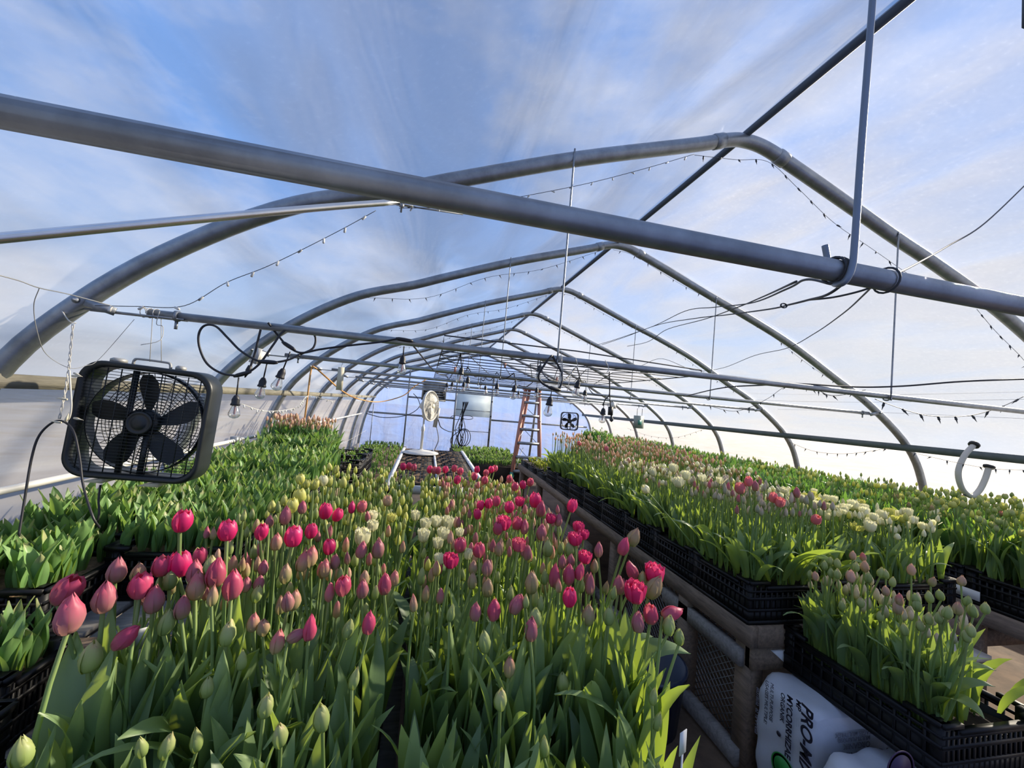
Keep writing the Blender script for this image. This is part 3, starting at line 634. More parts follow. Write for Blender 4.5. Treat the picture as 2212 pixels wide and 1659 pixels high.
# ------------------------------------------------------------------ the centre bed
# u, v of the bloom's middle, its width, shape, colour, height above the floor, tilt, what tells it apart
FL = [
 (145,1276,50,'cup','pink',1.15,(.55,0,1),'wide rose tulip leaning right at the far left, resting on a rounder one'),
 (150,1331,50,'bud','mauve',1.12,(0,0,1),'round dusky mauve tulip directly under the leaning rose one at the far left'),
 (252,1234,33,'bud','mauve',1.18,(.05,0,1),'pointed mauve tulip bud standing alone against the black crate at the left'),
 (226,1293,40,'bud','mauve',1.14,(0,0,1),'plump mauve tulip bud with a dark seam, left of the bright pink pair'),
 (299,1240,26,'bud','blush',1.16,None,'small tan bud peeping over a bright pink tulip at the left'),
 (304,1267,42,'cup','pink',1.15,(0,0,1),'bright pink tulip with a deep seam in front of a tan bud at the left'),
 (333,1297,35,'bud','mauve',1.12,None,'mauve bud with a yellow-green tip, left part of the bed'),
 (350,1224,34,'cup','pink',1.17,None,'round rose-pink tulip just left of the big open pink one'),
 (388,1220,43,'cup','hot',1.17,None,'big open bright pink tulip below the tallest one on the left'),
 (394,1127,37,'cup','hot',1.28,(.12,0,1),'tallest bright pink tulip on the left, high above the crate edge'),
 (432,1202,28,'cup','pink',1.19,None,'small pink tulip to the upper right of the big open pink one'),
 (420,1237,30,'bud','mauve',1.16,None,'dusky bud half hidden behind the green-and-pink egg at the left'),
 (425,1267,37,'bud','blush',1.14,None,'smooth egg-shaped olive-pink bud below the small pink tulip'),
 (368,1254,26,'bud','green',1.14,None,'yellow-green bud under the big open pink tulip'),
 (467,1239,38,'bud','pink',1.17,(.06,0,1),'large pointed pink tulip with a dark seam left of the bed middle'),
 (455,1224,26,'bud','green',1.18,None,'pale green bud behind the large pointed pink tulip'),
 (502,1266,38,'bud','pink',1.15,None,'large teardrop pink tulip to the right of the pointed one'),
 (492,1147,34,'cup','hot',1.26,None,'bright pink tulip with a pointed top, standing before the black crate corner'),
 (565,1150,27,'cup','hot',1.26,(.1,0,1),'ragged pink tulip beside the white crate tag'),
 (582,1128,17,'bud','mauve',1.24,None,'small mauve bud above the ragged pink tulip'),
 (617,1115,24,'bud','mauve',1.24,None,'round brownish-pink bud under the yellow tulips'),
 (634,1160,34,'cup','hot',1.22,None,'bright pink cup tulip in the left back of the bed, split at its right side'),
 (672,1148,25,'cup','hot',1.22,None,'small bright pink tulip right of the split cup tulip'),
 (653,1097,17,'bud','mauve',1.24,None,'narrow mauve bud in front of the pale yellow tulips'),
 (703,1105,27,'cup','hot',1.22,(.05,0,1),'bright pink tulip standing above the middle left rows'),
 (729,1113,22,'cup','hot',1.21,(.3,0,1),'dark pink tulip leaning right beside a brighter pink one'),
 (711,1182,26,'cup','hot',1.18,None,'deep pink round tulip in the middle left rows'),
 (597,1172,22,'bud','blush',1.19,None,'tan and pink pointed bud below the ragged pink tulip'),
 (654,1214,27,'bud','blush',1.15,(.2,0,1),'tall tan bud with a pink tip leaning on its twin'),
 (671,1204,27,'bud','blush',1.16,(.1,0,1),'tall tan bud behind its leaning twin'),
 (617,1241,25,'bud','blush',1.13,None,'brownish egg-shaped bud left of the leaning twins'),
 (569,1227,20,'bud','mauve',1.14,None,'small rose bud right of the teardrop tulip'),
 (702,1229,24,'bud','blush',1.13,None,'tan bud with pink seam below the deep pink round tulip'),
 (724,1215,20,'bud','mauve',1.14,None,'mauve bud to the right of the deep pink round tulip'),
 (636,1298,26,'bud','blush',1.09,(.05,0,1),'slender tan and pink bud in front of the crowded left middle'),
 (532,1264,20,'bud','mauve',1.11,None,'small pink bud touching the teardrop tulip'),
 (559,1261,20,'bud','mauve',1.11,(.15,0,1),'pale pink bud with dark stripes left of centre'),
 (555,1284,22,'bud','green',1.09,(.15,0,1),'greenish cream bud beneath the striped pale pink one'),
 (360,1346,33,'bud','green',1.08,(.12,0,1),'lime green bud with a brown seam at the left front'),
 (394,1314,30,'bud','mauve',1.11,None,'pinkish-tan bud with a dark seam above the lime bud'),
 (271,1378,36,'bud','pink',1.07,(.80,0,.9),'slim pink tulip leaning far right above the broad front leaves'),
 (196,1421,40,'bud','green',1.03,(.05,0,1),'fat lime green bud low at the left front'),
 (492,1370,31,'bud','green',1.06,(.05,0,1),'tall green bud edged with pink at the left front'),
 (547,1346,24,'bud','blush',1.07,(.05,0,1),'cream bud with a pink tip at the left front'),
 (599,1388,30,'bud','blush',1.05,(.1,0,1),'wide tan bud with a pink tip beside the tilted pink one'),
 (640,1373,26,'bud','mauve',1.06,(.95,0,.5),'pink bud tipped sideways to the right, front middle left'),
 (670,1354,25,'slim','pink',1.08,(.03,0,1),'long narrow pink bud behind the sideways one'),
 (448,1486,26,'bud','green',.98,None,'small bright green bud lowest of all among the front leaves'),
 (741,1267,32,'cup','pink',1.13,None,'lilac-pink tulip with an uneven seam, middle of the bed'),
 (797,1347,29,'bud','pink',1.08,None,'pink and olive tulip alone at the right edge of the left clump'),
 (831,1263,28,'bud','pink',1.13,(-.05,0,1),'smooth rose tulip left of the cream flowers, mid bed'),
 (783,1274,24,'bud','mauve',1.11,None,'brown-pink bud between the lilac tulip and the smooth rose one'),
 (787,1252,22,'bud','blush',1.13,None,'tan bud just above the brown-pink one'),
 (752,1361,26,'bud','green',1.06,(.15,0,1),'green bud low on the right side of the left clump'),
 (769,1314,16,'slim','green',1.07,None,'tiny yellow-green bud under the brown-pink one'),
 (852,1250,20,'bud','blush',1.12,None,'pink-tipped tan bud touching the smooth rose tulip'),
 (782,1095,20,'cup','rose',1.20,(.1,0,1),'coral-red tulip at the back left of the cream flowers'),
 (760,1097,16,'bud','hot',1.20,None,'dark narrow pink bud left of the coral-red tulip'),
 (837,1082,19,'cup','peach',1.19,None,'orange-striped tulip at the back middle of the bed'),
 (817,1187,25,'bud','mauve',1.17,None,'mauve bud right of the big cream flower'),
 (781,1189,22,'bud','mauve',1.17,(.1,0,1),'mauve bud right before the big cream flower'),
 (783,1162,40,'open','cream',1.14,None,'biggest ragged cream double tulip, left one of the cream flowers'),
 (805,1137,26,'open','cream',1.15,None,'cream double tulip just behind the biggest cream one'),
 (805,1115,23,'open','cream',1.15,None,'small round cream tulip farthest back on the left of the creams'),
 (846,1117,20,'double','lime',1.15,None,'yellow-green half open tulip between the cream flowers'),
 (897,1115,24,'open','cream',1.14,None,'pale yellow double tulip in the back centre'),
 (915,1158,31,'open','cream',1.12,None,'cup-shaped cream tulip at the centre of the cream cluster'),
 (919,1133,26,'open','cream',1.14,None,'cream tulip right behind the cup-shaped one'),
 (966,1131,32,'open','cream',1.13,None,'wide cream double tulip at the right back of the cluster'),
 (942,1128,26,'open','cream',1.14,None,'cream tulip touching the wide double one on its left'),
 (957,1155,30,'open','cream',1.12,None,'cream double tulip below the wide one'),
 (946,1175,26,'open','cream',1.11,None,'cream tulip lowest in the tight cluster'),
 (949,1209,26,'open','cream',1.10,None,'cream tulip half hidden behind the deep pink fringed one'),
 (942,1230,20,'bud','lime',1.09,None,'greenish cream bud left of the deep pink fringed tulip'),
 (1011,1198,24,'open','cream',1.11,None,'cream petals showing right of the round pink tulip'),
 (993,1151,20,'open','cream',1.13,None,'small pointed cream tulip at the right of the cluster'),
 (974,1209,34,'double','hot',1.16,None,'deep pink fringed tulip in front of the cream cluster'),
 (994,1178,25,'cup','pink',1.18,None,'round pink tulip just above the fringed one'),
 (1035,1189,25,'cup','pink',1.17,None,'pink tulip with stripes right of the fringed one'),
 (1022,1227,19,'bud','blush',1.14,None,'tan and pink bud under the striped pink tulip'),
 (1020,1256,21,'bud','blush',1.12,None,'tan bud, second below the striped pink tulip'),
 (1053,1271,24,'bud','blush',1.11,None,'brownish bud in the middle of the right clump'),
 (1027,1323,24,'bud','mauve',1.09,None,'mauve bud left of the dark striped pink one, right clump'),
 (1067,1319,28,'bud','pink',1.09,None,'pink bud with a dark stripe at the left of the right clump'),
 (1114,1307,26,'bud','mauve',1.10,(.3,0,1),'small swirled pink bud on a knobbly stem'),
 (1121,1175,30,'double','pink',1.20,None,'tall lilac-pink tulip with streaks in the right clump'),
 (1078,1187,19,'bud','blush',1.16,None,'tan bud left of the tall lilac-pink tulip'),
 (1089,1128,32,'double','hot',1.21,None,'wide deep pink double tulip at the back right'),
 (1076,1142,22,'cup','pink',1.19,None,'pink tulip leaning under the wide double one'),
 (1117,1131,22,'cup','pink',1.19,(.2,0,1),'rosy tulip right of the wide double one'),
 (1133,1139,20,'bud','mauve',1.18,None,'brown-pink bud right of the rosy tulip'),
 (1139,1195,20,'bud','mauve',1.16,None,'mauve bud at the right foot of the tall lilac-pink tulip'),
 (1148,1260,29,'bud','blush',1.13,None,'plump rosy-tan bud in the centre of the right clump'),
 (1147,1361,30,'bud','mauve',1.07,None,'large dusky pink bud, front middle of the right clump'),
 (1156,1336,26,'bud','green',1.09,None,'green and pink bud just behind the large dusky one'),
 (1100,1442,26,'bud','blush',1.00,None,'pale shaded bud low among the leaves of the right clump'),
 (1198,1242,23,'slim','pink',1.14,None,'narrow pointed rose bud left of the teardrop-shaped one'),
 (1229,1243,27,'bud','pink',1.14,None,'teardrop-shaped rose bud above the dark magenta tulip'),
 (1230,1291,32,'cup','hot',1.12,None,'dark magenta tulip with pale edges in the right clump'),
 (1215,1215,18,'bud','mauve',1.15,None,'mauve bud left one behind the teardrop-shaped bud'),
 (1233,1213,18,'bud','mauve',1.15,None,'mauve bud right one behind the teardrop-shaped bud'),
 (1252,1236,22,'bud','pink',1.15,(.15,0,1),'small pink bud with a white seam right of the teardrop one'),
 (1242,1162,30,'double','hot',1.20,None,'squat bright pink double tulip, lowest of three together'),
 (1261,1153,23,'double','hot',1.21,None,'bright pink tulip, right one of three together'),
 (1250,1137,24,'double','hot',1.22,None,'bright pink tulip, upper one of three together'),
 (1264,1202,28,'double','hot',1.18,None,'ruffled bright pink tulip below the group of three'),
 (1275,1260,21,'slim','mauve',1.13,None,'tall slender tan-pink bud right of the clump middle'),
 (1284,1224,18,'bud','blush',1.15,None,'small tan bud above the slender one'),
 (1293,1189,20,'bud','mauve',1.18,None,'brown-pink bud standing clear before the dark walkway'),
 (1271,1330,27,'bud','blush',1.09,None,'round tan bud with a pink rim in the right clump'),
 (1315,1332,24,'bud','green',1.09,None,'plain olive green bud in the right clump'),
 (1336,1265,25,'bud','mauve',1.13,None,'dusky pink bud left of the two open magenta tulips'),
 (1365,1234,26,'bud','pink',1.15,(-.45,0,1),'deep rose bud leaning left behind the open magenta pair'),
 (1347,1182,24,'bud','pink',1.18,(.3,0,1),'rose bud leaning right, left one of the pair above the walkway'),
 (1368,1162,25,'bud','blush',1.20,(.45,0,1),'tan bud leaning right, topmost at the right edge of the bed'),
 (1414,1236,44,'double','hot',1.16,None,'fully open magenta tulip at the right edge, upper of the big pair'),
 (1373,1276,48,'double','hot',1.13,None,'fully open magenta tulip at the right edge, lower of the big pair'),
 (1412,1271,32,'bud','blush',1.13,(.5,0,.8),'tan-pink bud hanging under the upper magenta tulip'),
 (1388,1252,20,'bud','green',1.13,None,'green bud tucked between the two open magenta tulips'),
 (1405,1328,32,'cup','pink',1.10,None,'purple-pink egg-shaped tulip below the magenta pair'),
 (1378,1345,27,'bud','mauve',1.09,None,'brown-pink bud left of the purple-pink egg-shaped tulip'),
 (1450,1325,31,'bud','pink',1.10,(1.,0,.25),'pink bud lying on its side, pointing right at the bed edge'),
 (1445,1352,26,'bud','green',1.08,(.1,0,1),'squat green-pink bud under the sideways one at the bed edge'),
 (1467,1377,21,'bud','green',1.06,None,'pointed green bud nearest the right front corner'),
 (1236,1093,23,'cup','hot',1.25,(.2,0,1),'bright pink tulip standing alone above the walkway'),
 (1156,1081,26,'cup','hot',1.23,None,'pink tulip with a yellow lit edge in the back right'),
 (1168,1101,21,'bud','pink',1.21,(.1,0,1),'striped pink bud right of the yellow-edged tulip'),
 (1123,1082,21,'double','hot',1.22,None,'magenta tulip left of the yellow-edged one'),
 (1100,1096,20,'cup','hot',1.21,None,'round magenta tulip in the back right group'),
 (1072,1083,18,'cup','pink',1.21,None,'pink tulip second from the left of the back right group'),
 (1056,1088,17,'cup','hot',1.21,None,'magenta tulip at the left of the back right group'),
 (1038,1092,17,'cup','hot',1.20,None,'small magenta tulip beside the left end of the back right group'),
 (1031,1111,18,'cup','hot',1.19,(-.2,0,1),'dark pink tulip leaning left at the back middle'),
 (1190,1119,22,'double','hot',1.21,None,'ruffled dark pink tulip at the back near the walkway'),
 (1206,1124,17,'bud','mauve',1.20,(.1,0,1),'dusky bud right of the ruffled dark pink tulip'),
 (1170,1151,22,'bud','mauve',1.19,None,'pointed mauve bud left of the group of three'),
 (1183,1186,22,'bud','green',1.16,None,'olive bud right of the pointed mauve one'),
 (1230,1187,20,'bud','green',1.16,None,'olive bud left of the squat pink double tulip'),
 (631,1093,25,'cup','lime',1.22,None,'plump yellow tulip at the lower left of the yellow ones'),
 (646,1073,26,'cup','lime',1.24,None,'wide pale yellow tulip, largest of the yellow ones'),
 (587,1095,16,'bud','lime',1.22,None,'yellow bud nearest the crates on the left'),
 (614,1082,15,'bud','lime',1.23,None,'small yellow bud left of the wide pale yellow tulip'),
 (649,1036,18,'cup','lime',1.27,None,'yellow tulip at the left end of the back row'),
 (661,1047,15,'cup','lime',1.26,None,'yellow tulip second from the left in the back row'),
 (680,1047,19,'cup','lime',1.25,(.2,0,1),'yellow tulip third from the left in the back row, leaning'),
 (698,1039,19,'cup','cream',1.26,None,'pale yellow tulip fourth from the left in the back row'),
 (711,1041,17,'cup','lime',1.26,None,'yellow tulip fifth from the left in the back row'),
 (712,1009,11,'bud','lime',1.30,(-.2,0,1),'yellow bud standing highest before the black crates'),
 (726,1015,12,'bud','lime',1.29,(.3,0,1),'yellow bud right beside the highest yellow one'),
 (741,1043,15,'bud','lime',1.24,None,'yellow-green bud right of the back row of yellow tulips'),
]
BACK = [(871,1008,12),(883,1007,11),(894,1010,11),(928,1014,9),(946,1016,10),(938,1016,8),(962,1014,8),(981,1012,9),(994,1018,10),(987,1036,12),(1024,1029,12),(1050,1022,13),(1060,1014,11),(1068,1012,9),(1047,1037,13),(1030,1014,8),(1112,1051,9),(1100,1035,8),(1129,1047,8),(1144,1041,9)]
CSOIL = CZ+.155
used = []
def bed_base(h, spread=.05):
    x = min(max(h[0]*.93+random.gauss(0, .02), -.62), .60); x += .05*(1 if x > 0 else -1) if abs(x+.01) < .05 else 0
    return A(x, min(max(h[1]+.02+random.gauss(0, spread*.5), .50), 2.93), CSOIL)
hands = []
for (u, v, w, kind, col, z, tilt, lab) in FL:
    p = UZ(u, v, z); depth = p[1]*(.98+.206*p[0]/p[1]*.98+(p[2]-EYE)/p[1]*.056)
    real = w*depth/FPX; ratio = {'bud': .038, 'slim': .025, 'cup': .047, 'double': .050, 'open': .062, 'lily': .05}[kind]
    # keep the true bloom size between 2.4 and 6 cm by moving it along its line of sight
    lo_, hi_ = (.024, .046) if kind in ('bud', 'slim') else (.036, .062)
    k = min(max(real, lo_), hi_)/real
    if abs(k-1) > .02:
        k = max(.85, min(1.2, k)); q = A(p[0]*k, p[1]*k, EYE+(p[2]-EYE)*k); p = q; real *= k
    size = real/ratio*.055
    td = A(0, 0, 1.) if tilt is None else A(*tilt); td /= np.linalg.norm(td)
    head = p-td*size*.5; b = bed_base(head)
    front = p[1] < 1.15
    t = tulip(head, b, kind, col, size, lab, 'tulips of the centre bed', leaves=4 if front else 3, llen=.42 if front else .31, lw=1.2 if front else 1., up=front, name='tulip', tilt=tuple(td), stemr=1.25 if w > 30 else 1.05)
    hands.append((p[0], p[1]))
for i, (u, v, w) in enumerate(BACK):
    p = UZ(u, v, 1.17); p = p if p[1] < 2.95 else UZ(u, v, 1.17-(p[1]-2.95)*.16*0+.0)
    if p[1] > 2.93: k = 2.93/p[1]; p = A(p[0]*k, 2.93, EYE+(p[2]-EYE)*k)
    tulip(p-A(0, 0, .025), bed_base(p), 'cup', 'pink' if i % 3 else 'hot', .047, 'small pink tulip in the last row before the white seedling table', 'pink tulips at the far end of the centre bed', 2, .24)
# the crowd of upright buds that fills the bed behind
def near(pts, x, y, d): return any((x-a)**2+(y-b)**2 < d*d for a, b in pts)
cand = []
y = .56
while y < 2.93:
    for x in np.arange(-.63, .62, .052):
        xx, yy = x+rng.normal(0, .009), y+rng.normal(0, .010)
        if abs(xx+.012) < (.05 if yy < 1.15 else .034) or near(hands, xx, yy, .030): continue
        cand.append((xx, yy))
    y += .052
cand.sort(key=lambda q: q[1])
zones = lambda x, y: ('lime' if rng.random() < .45 else 'green') if y > 1.6 and x < .12 else (rng.choice(['blush', 'mauve', 'green', 'lime', 'peach'], p=[.28, .22, .3, .1, .1]) if y > 1.3 else rng.choice(['blush', 'mauve', 'green'], p=[.3, .2, .5]))
extra, stuff = [], []
for q in cand:
    (extra if (len(extra) < 145 and rng.random() < (.30 if q[1] > 1.05 else .22)) else stuff).append(q)
for (x, y) in extra:
    c = str(zones(x, y)) if y > 1.0 else 'green'; h = rng.uniform(1.02, 1.11)+.02*min(y, 2) if y > 1.0 else rng.uniform(.90, 1.02)
    if y < .85: h = rng.uniform(.84, .94)
    b = A(x, y, CSOIL); hd = A(x+rng.normal(0, .02), y+rng.normal(0, .02), h)
    if y < 1.0: lab, gp = 'short green tulip bud down among the broad front leaves of the centre bed', 'low buds at the front of the centre bed'
    elif y < 1.7: lab, gp = 'small upright tulip bud in the crowded middle of the centre bed', 'small buds in the middle of the centre bed'
    else: lab, gp = 'small upright yellow-green tulip bud in the far half of the centre bed', 'small buds in the far half of the centre bed'
    cw = {'blush': 'tan', 'mauve': 'rose', 'green': 'green', 'lime': 'yellow', 'peach': 'peach'}[c]; sd_ = 'left' if x < 0 else 'right'
    lab = lab.replace('small upright yellow-green', 'small upright').replace('small upright', cw+' upright').replace('short green', 'short '+cw)+', '+sd_+' clump'; gp = gp+', '+cw+', '+sd_
    tulip(hd, b, 'slim' if y > 1.2 or rng.random() < .5 else 'bud', c, rng.uniform(.038, .048), lab, gp, 3 if y < 1.2 else 2, .30 if y < 1.2 else .26)

# ------------------------------------------------------------------ crowds as one object each
LL = {}
def lleaf(key, *a, **k):
    if key not in LL: LL[key] = leaf_mb(*a, **k)
    return LL[key]
def crowd(name, pts, label, cat, mats, plant, parent=None):
    mb = MB()
    for (x, y, z) in pts: plant(mb, x, y, z)
    o = solid(name, mb, mats, label, cat, kind='stuff', smooth=True, attr=True); return o
def low_plant(mb, x, y, z, h, bud, mi, leaves, ll, lw, lean=(.1, .5), bsz=1., leafset='m', nt_=5, stem=True):
    r = rng.random(); hx, hy = x+rng.normal(0, .012), y+rng.normal(0, .012)
    if stem: mb.merge(stem_mb([(x, y, z), ((x+hx)/2, (y+hy)/2, z+h*.5), (hx, hy, z+h)], .0035, .003, 4), mi=1, rn=r)
    if bud: mb.merge(LB[bud], rotz(rng.random()*6), (hx, hy, z+h-.004), bsz*rng.uniform(.8, 1.15), mi=mi, rn=r)
    a0 = rng.random()*6.28
    for i in range(leaves):
        k = int(rng.integers(0, 8)); base_ = lleaf((leafset, k), 1., lw, lean[0]+(lean[1]-lean[0])*k/7, [.1, .5, .2, .9, .3, 1.3, .15, .6][k], [0, .4, -.4, .7, -.7, .2, .5, -.2][k], k, nt_, 2, az=0.)
        a = a0+i*2.3+rng.normal(0, .3); s = ll*rng.uniform(.75, 1.2)
        mb.merge(base_, rotz(a), (x+.004*math.cos(a), y+.004*math.sin(a), z+.01), s, mi=0, rn=(r+i*.37) % 1)
ms = [M_leaf, M_stem]+[MB_[c] for c in ('blush', 'mauve', 'green', 'lime', 'peach')]
def cplant(mb, x, y, z):
    c = str(zones(x, y)); mi = 2+['blush', 'mauve', 'green', 'lime', 'peach'].index(c)
    if y < 1.1: low_plant(mb, x, y, z, .25, None, 0, 2, .27, .19, (.1, .4), nt_=8, stem=False)
    else: low_plant(mb, x, y, z, rng.uniform(.38, .47), 'slim', mi, 2, .30, .14, (.06, .3))
crowd('tulip_crowd', [(x, y, CSOIL) for x, y in stuff], 'dense mass of upright stems, leaves and small buds filling the centre bed', 'tulips', ms, cplant)

# ------------------------------------------------------------------ long bench: pale buds, creams, peach buds
RSO = BZ+.16
def crate_pts(x, y, w, l, sp, jit=.008):
    out = []
    for a in np.arange(-w/2+.04, w/2-.03, sp):
        for b in np.arange(-l/2+.035, l/2-.03, sp): out.append((x+a+rng.normal(0, jit), y+b+rng.normal(0, jit)))
    return out
HR = [  # (u, v, w, kind, colour, height, label) blooms that stand out on the right benches
 (1618,1040,17,'cup','rose',1.36,'rose tulip standing highest above the pale buds of the long bench'),
 (1633,1051,14,'bud','mauve',1.33,'dusky pink bud right of the highest rose tulip on the long bench'),
 (1600,1055,20,'cup','rose',1.32,'pink tulip left below the highest rose tulip on the long bench'),
 (1683,1083,22,'double','rose',1.28,'ruffled coral-pink tulip at the right end of the pale buds'),
 (1670,1075,18,'cup','rose',1.29,'pink tulip just left of the ruffled coral one'),
 (1758,1119,18,'cup','rose',1.25,'single pink tulip low in front of the cream ones'),
 (1722,1065,14,'bud','mauve',1.30,'lone mauve bud on a tall stem before the creams'),
 (2013,1105,26,'open','cream',1.16,'cream tulip on a thick curved stem at the right end of the creams'),
 (1878,1138,26,'open','cream',1.15,'cream tulip lowest in front of the cream row'),
 (1695,1057,24,'lily','cream',1.31,'spiky cream tulip at the back near the wall bench'),
 (1555,1035,24,'lily','cream',1.31,'spiky cream tulip in the middle of the long bench'),
 (1518,1030,26,'lily','cream',1.31,'spiky cream tulip left of its neighbour in mid bench'),
 (1455,1012,20,'open','cream',1.31,'large cream tulip at the top of the yellow-cream patch'),
 (1483,1028,22,'open','cream',1.29,'cream tulip right in the yellow-cream patch'),
 (1470,1042,24,'open','cream',1.27,'cream tulip lowest in the yellow-cream patch'),
 (1415,1020,20,'open','cream',1.30,'cream tulip at the left of the yellow-cream patch'),
 (1401,1054,16,'cup','cream',1.25,'small closed cream tulip hanging over the crate rim'),
 (1940,1108,26,'lily','cream',1.18,'cream lily-shaped tulip, upper right of the creams'),
 (1905,1115,26,'open','cream',1.17,'cream double tulip right of the middle of the creams'),
 (1842,1092,24,'open','cream',1.19,'pale round double tulip at the middle of the creams'),
 (1312,970,10,'cup','rose',1.36,'salmon tulip highest at the far end of the long bench'),
 (1255,957,9,'cup','rose',1.38,'salmon tulip at the very far end of the long bench')]
hr = []
for (u, v, w, kind, col, z, lab) in HR:
    p = UZ(u, v, z)
    d = p[1]*.98+.2*p[0]; ratio = {'bud': .038, 'cup': .047, 'double': .050, 'open': .062, 'lily': .07}[kind]; size = min(.062, max(.036, w*d/FPX/ratio*.055))
    b = A(min(max(p[0], 1.62), 2.85), min(max(p[1], 1.68), 4.78), RSO)
    tulip(p-A(0, 0, size*.5), b, kind, col, size, lab, 'tulips of the long bench', 2, .24, name='pale_tulip'); hr.append((p[0], p[1]))
rest = []
for r in range(8):
    for cidx, x in enumerate((1.875, 2.60)):
        y = 1.82+r*.405; pts = crate_pts(x, y, .60, .395, .050)
        for (a, b) in pts:
            if near(hr, a, b, .03): continue
            if r < 2 and cidx == 0: rec = ('slim', rng.choice(['palebud', 'mauve'], p=[.85, .15]), rng.uniform(1.17, 1.27), 'whitish-green slender bud in the near walkway-side crates of the long bench', 'slender pale buds at the near end of the long bench')
            elif r < 3 and cidx == 1: rec = (rng.choice(['lily', 'open', 'slim'], p=[.2, .28, .52]), rng.choice(['cream', 'lime'], p=[.75, .25]), rng.uniform(1.10, 1.19), 'cream tulip among many in the near crates on the wall side of the long bench', 'cream tulips at the near end of the long bench')
            elif r < 4: rec = (rng.choice(['open', 'slim', 'lily'], p=[.16, .74, .10]), rng.choice(['cream', 'palebud', 'blush'], p=[.42, .38, .2]), rng.uniform(1.17, 1.26), 'mixed cream or pale tulip in the middle crates of the long bench', 'cream and pale tulips in mid bench')
            else: rec = ('slim', rng.choice(['peach', 'blush', 'palebud'], p=[.5, .25, .25]), rng.uniform(1.18, 1.30)+(.02*(r-4)), 'x', 'x')
            keep = (r < 2) or (r == 2 and rng.random() < .6)
            if (r < 3 and rec[3] != 'x' and keep and rng.random() < .93): rest.append((a, b, rec, True))
            else: rest.append((a, b, rec, False))
cnt = 0; crowdR = []
def relab(rec, a, b):
    r = int((b-1.62)/.405); w = ['nearest', 'second', 'third'][min(r, 2)]; sd = 'near' if (b-1.62-r*.405) < .2 else 'far'
    if rec[0] == 'slim' and a < 2.2: l = ('mauve' if rec[1] == 'mauve' else 'whitish-green')+f' bud, {sd} half of the {w} walkway-side crate, long bench'
    else: l = {'lily': 'spiky', 'open': 'full double', 'slim': 'closed slender'}[str(rec[0])]+(' cream' if rec[1] == 'cream' else ' yellowish')+f' tulip, {sd} half of the {w} wall-side crate, long bench'
    return l, l.split(',')[0]+'s, '+w+' crate, '+sd+' half'
for (a, b, rec, ind) in sorted(rest, key=lambda q: q[1]):
    if ind and cnt < 240:
        cnt += 1; tulip(A(a+rng.normal(0, .012), b+rng.normal(0, .012), rec[2]), A(a, b, RSO), str(rec[0]), str(rec[1]), {'slim': .043, 'lily': .044, 'open': .042}[str(rec[0])]*rng.uniform(.9, 1.15), *relab(rec, a, b), 2, .25 if a < 2.2 else .22, name='pale_tulip')
    else: crowdR.append((a, b, rec))
cols = ['peach', 'blush', 'palebud', 'cream', 'lime', 'mauve']; ms = [M_leaf, M_stem]+[MB_[c] for c in cols]
mb = MB()
for a, b, rec in crowdR:
    low_plant(mb, a, b, RSO, rec[2]-RSO-.02, 'fat' if rec[0] in ('open', 'lily') else 'slim', 2+cols.index(str(rec[1])), 3, .25, .15, (.08, .5), .9)
solid('tulip_crowd', mb, ms, 'dense mass of pale and peach budded tulips along the far half of the long bench', 'tulips', kind='stuff', smooth=True, attr=True)
# leaves hanging over the walkway side and the near end of the long bench
for i in range(46):
    y = 1.66+3.1*rng.random()**1.5; x = 1.60; z = RSO+.04
    if i < 12: y = 1.64; x = 1.62+.52*rng.random()
    o = link('overhanging_leaf', LM[[3, 5, 6, 9, 11, 12, 13][i % 7]]); q = rng.uniform(.7, 1.05); o.location = (x, y, z); o.scale = (q, q*.85, q)
    o.rotation_euler = (rng.normal(0, .15), rng.uniform(.1, .6), PI+rng.normal(0, .5) if i >= 12 else -PI/2+rng.normal(0, .5))
    tag(o, 'grey-green tulip leaf arching over the crate rim of the long bench', 'leaf', 'leaves arching over the rim of the long bench')
# ------------------------------------------------------------------ near crate on the bales
DX, DY, DZ = 1.985, 1.30, .515
crate('n', 'bulb_crate', .46, .58, .19, .10, M_soil, 'black bulb crate of peach tulips resting on the white bales at the lower right', DX, DY, DZ)
NB = [(1842,1200,'peach'),(1866,1203,'blush'),(1868,1225,'rose'),(1781,1221,'green'),(1794,1212,'green'),(1809,1217,'green'),(1750,1241,'green'),(1762,1244,'peach'),(1795,1237,'green'),(1838,1247,'rose'),(1848,1224,'green'),(1810,1240,'green'),(1901,1236,'green'),(1914,1239,'green'),(1875,1248,'green'),(1969,1232,'rose'),(1927,1256,'green'),(1914,1275,'peach'),(2011,1255,'blush'),(2076,1254,'peach'),(1943,1295,'blush'),(1941,1315,'rose'),(2010,1290,'green'),(2033,1285,'green'),(1982,1295,'green'),(1981,1308,'green'),(2087,1297,'green'),(2068,1315,'blush'),(2102,1320,'green'),(2128,1313,'green'),(2043,1322,'green'),(2029,1334,'green'),(2007,1336,'green'),(1989,1350,'green'),(2097,1362,'green'),(2089,1373,'green'),(1819,1308,'green'),(1900,1330,'green'),(1860,1300,'green'),(1955,1360,'green')]
NL = {0: 'tan bud standing highest in the crate on the bales', 15: 'rose-flushed bud, widest in the crate on the bales', 17: 'peach bud with a red seam in the middle of the crate on the bales', 19: 'tan bud on a tall stem at the right side of the crate on the bales',
      21: 'peach bud low at the front of the crate on the bales', 9: 'pinkish bud left of the middle of the crate on the bales', 2: 'pink-striped bud behind the middle of the crate on the bales', 29: 'olive bud farthest right in the crate on the bales', 6: 'small olive bud farthest left in the crate on the bales', 26: 'tall olive bud second from the right in the crate on the bales'}
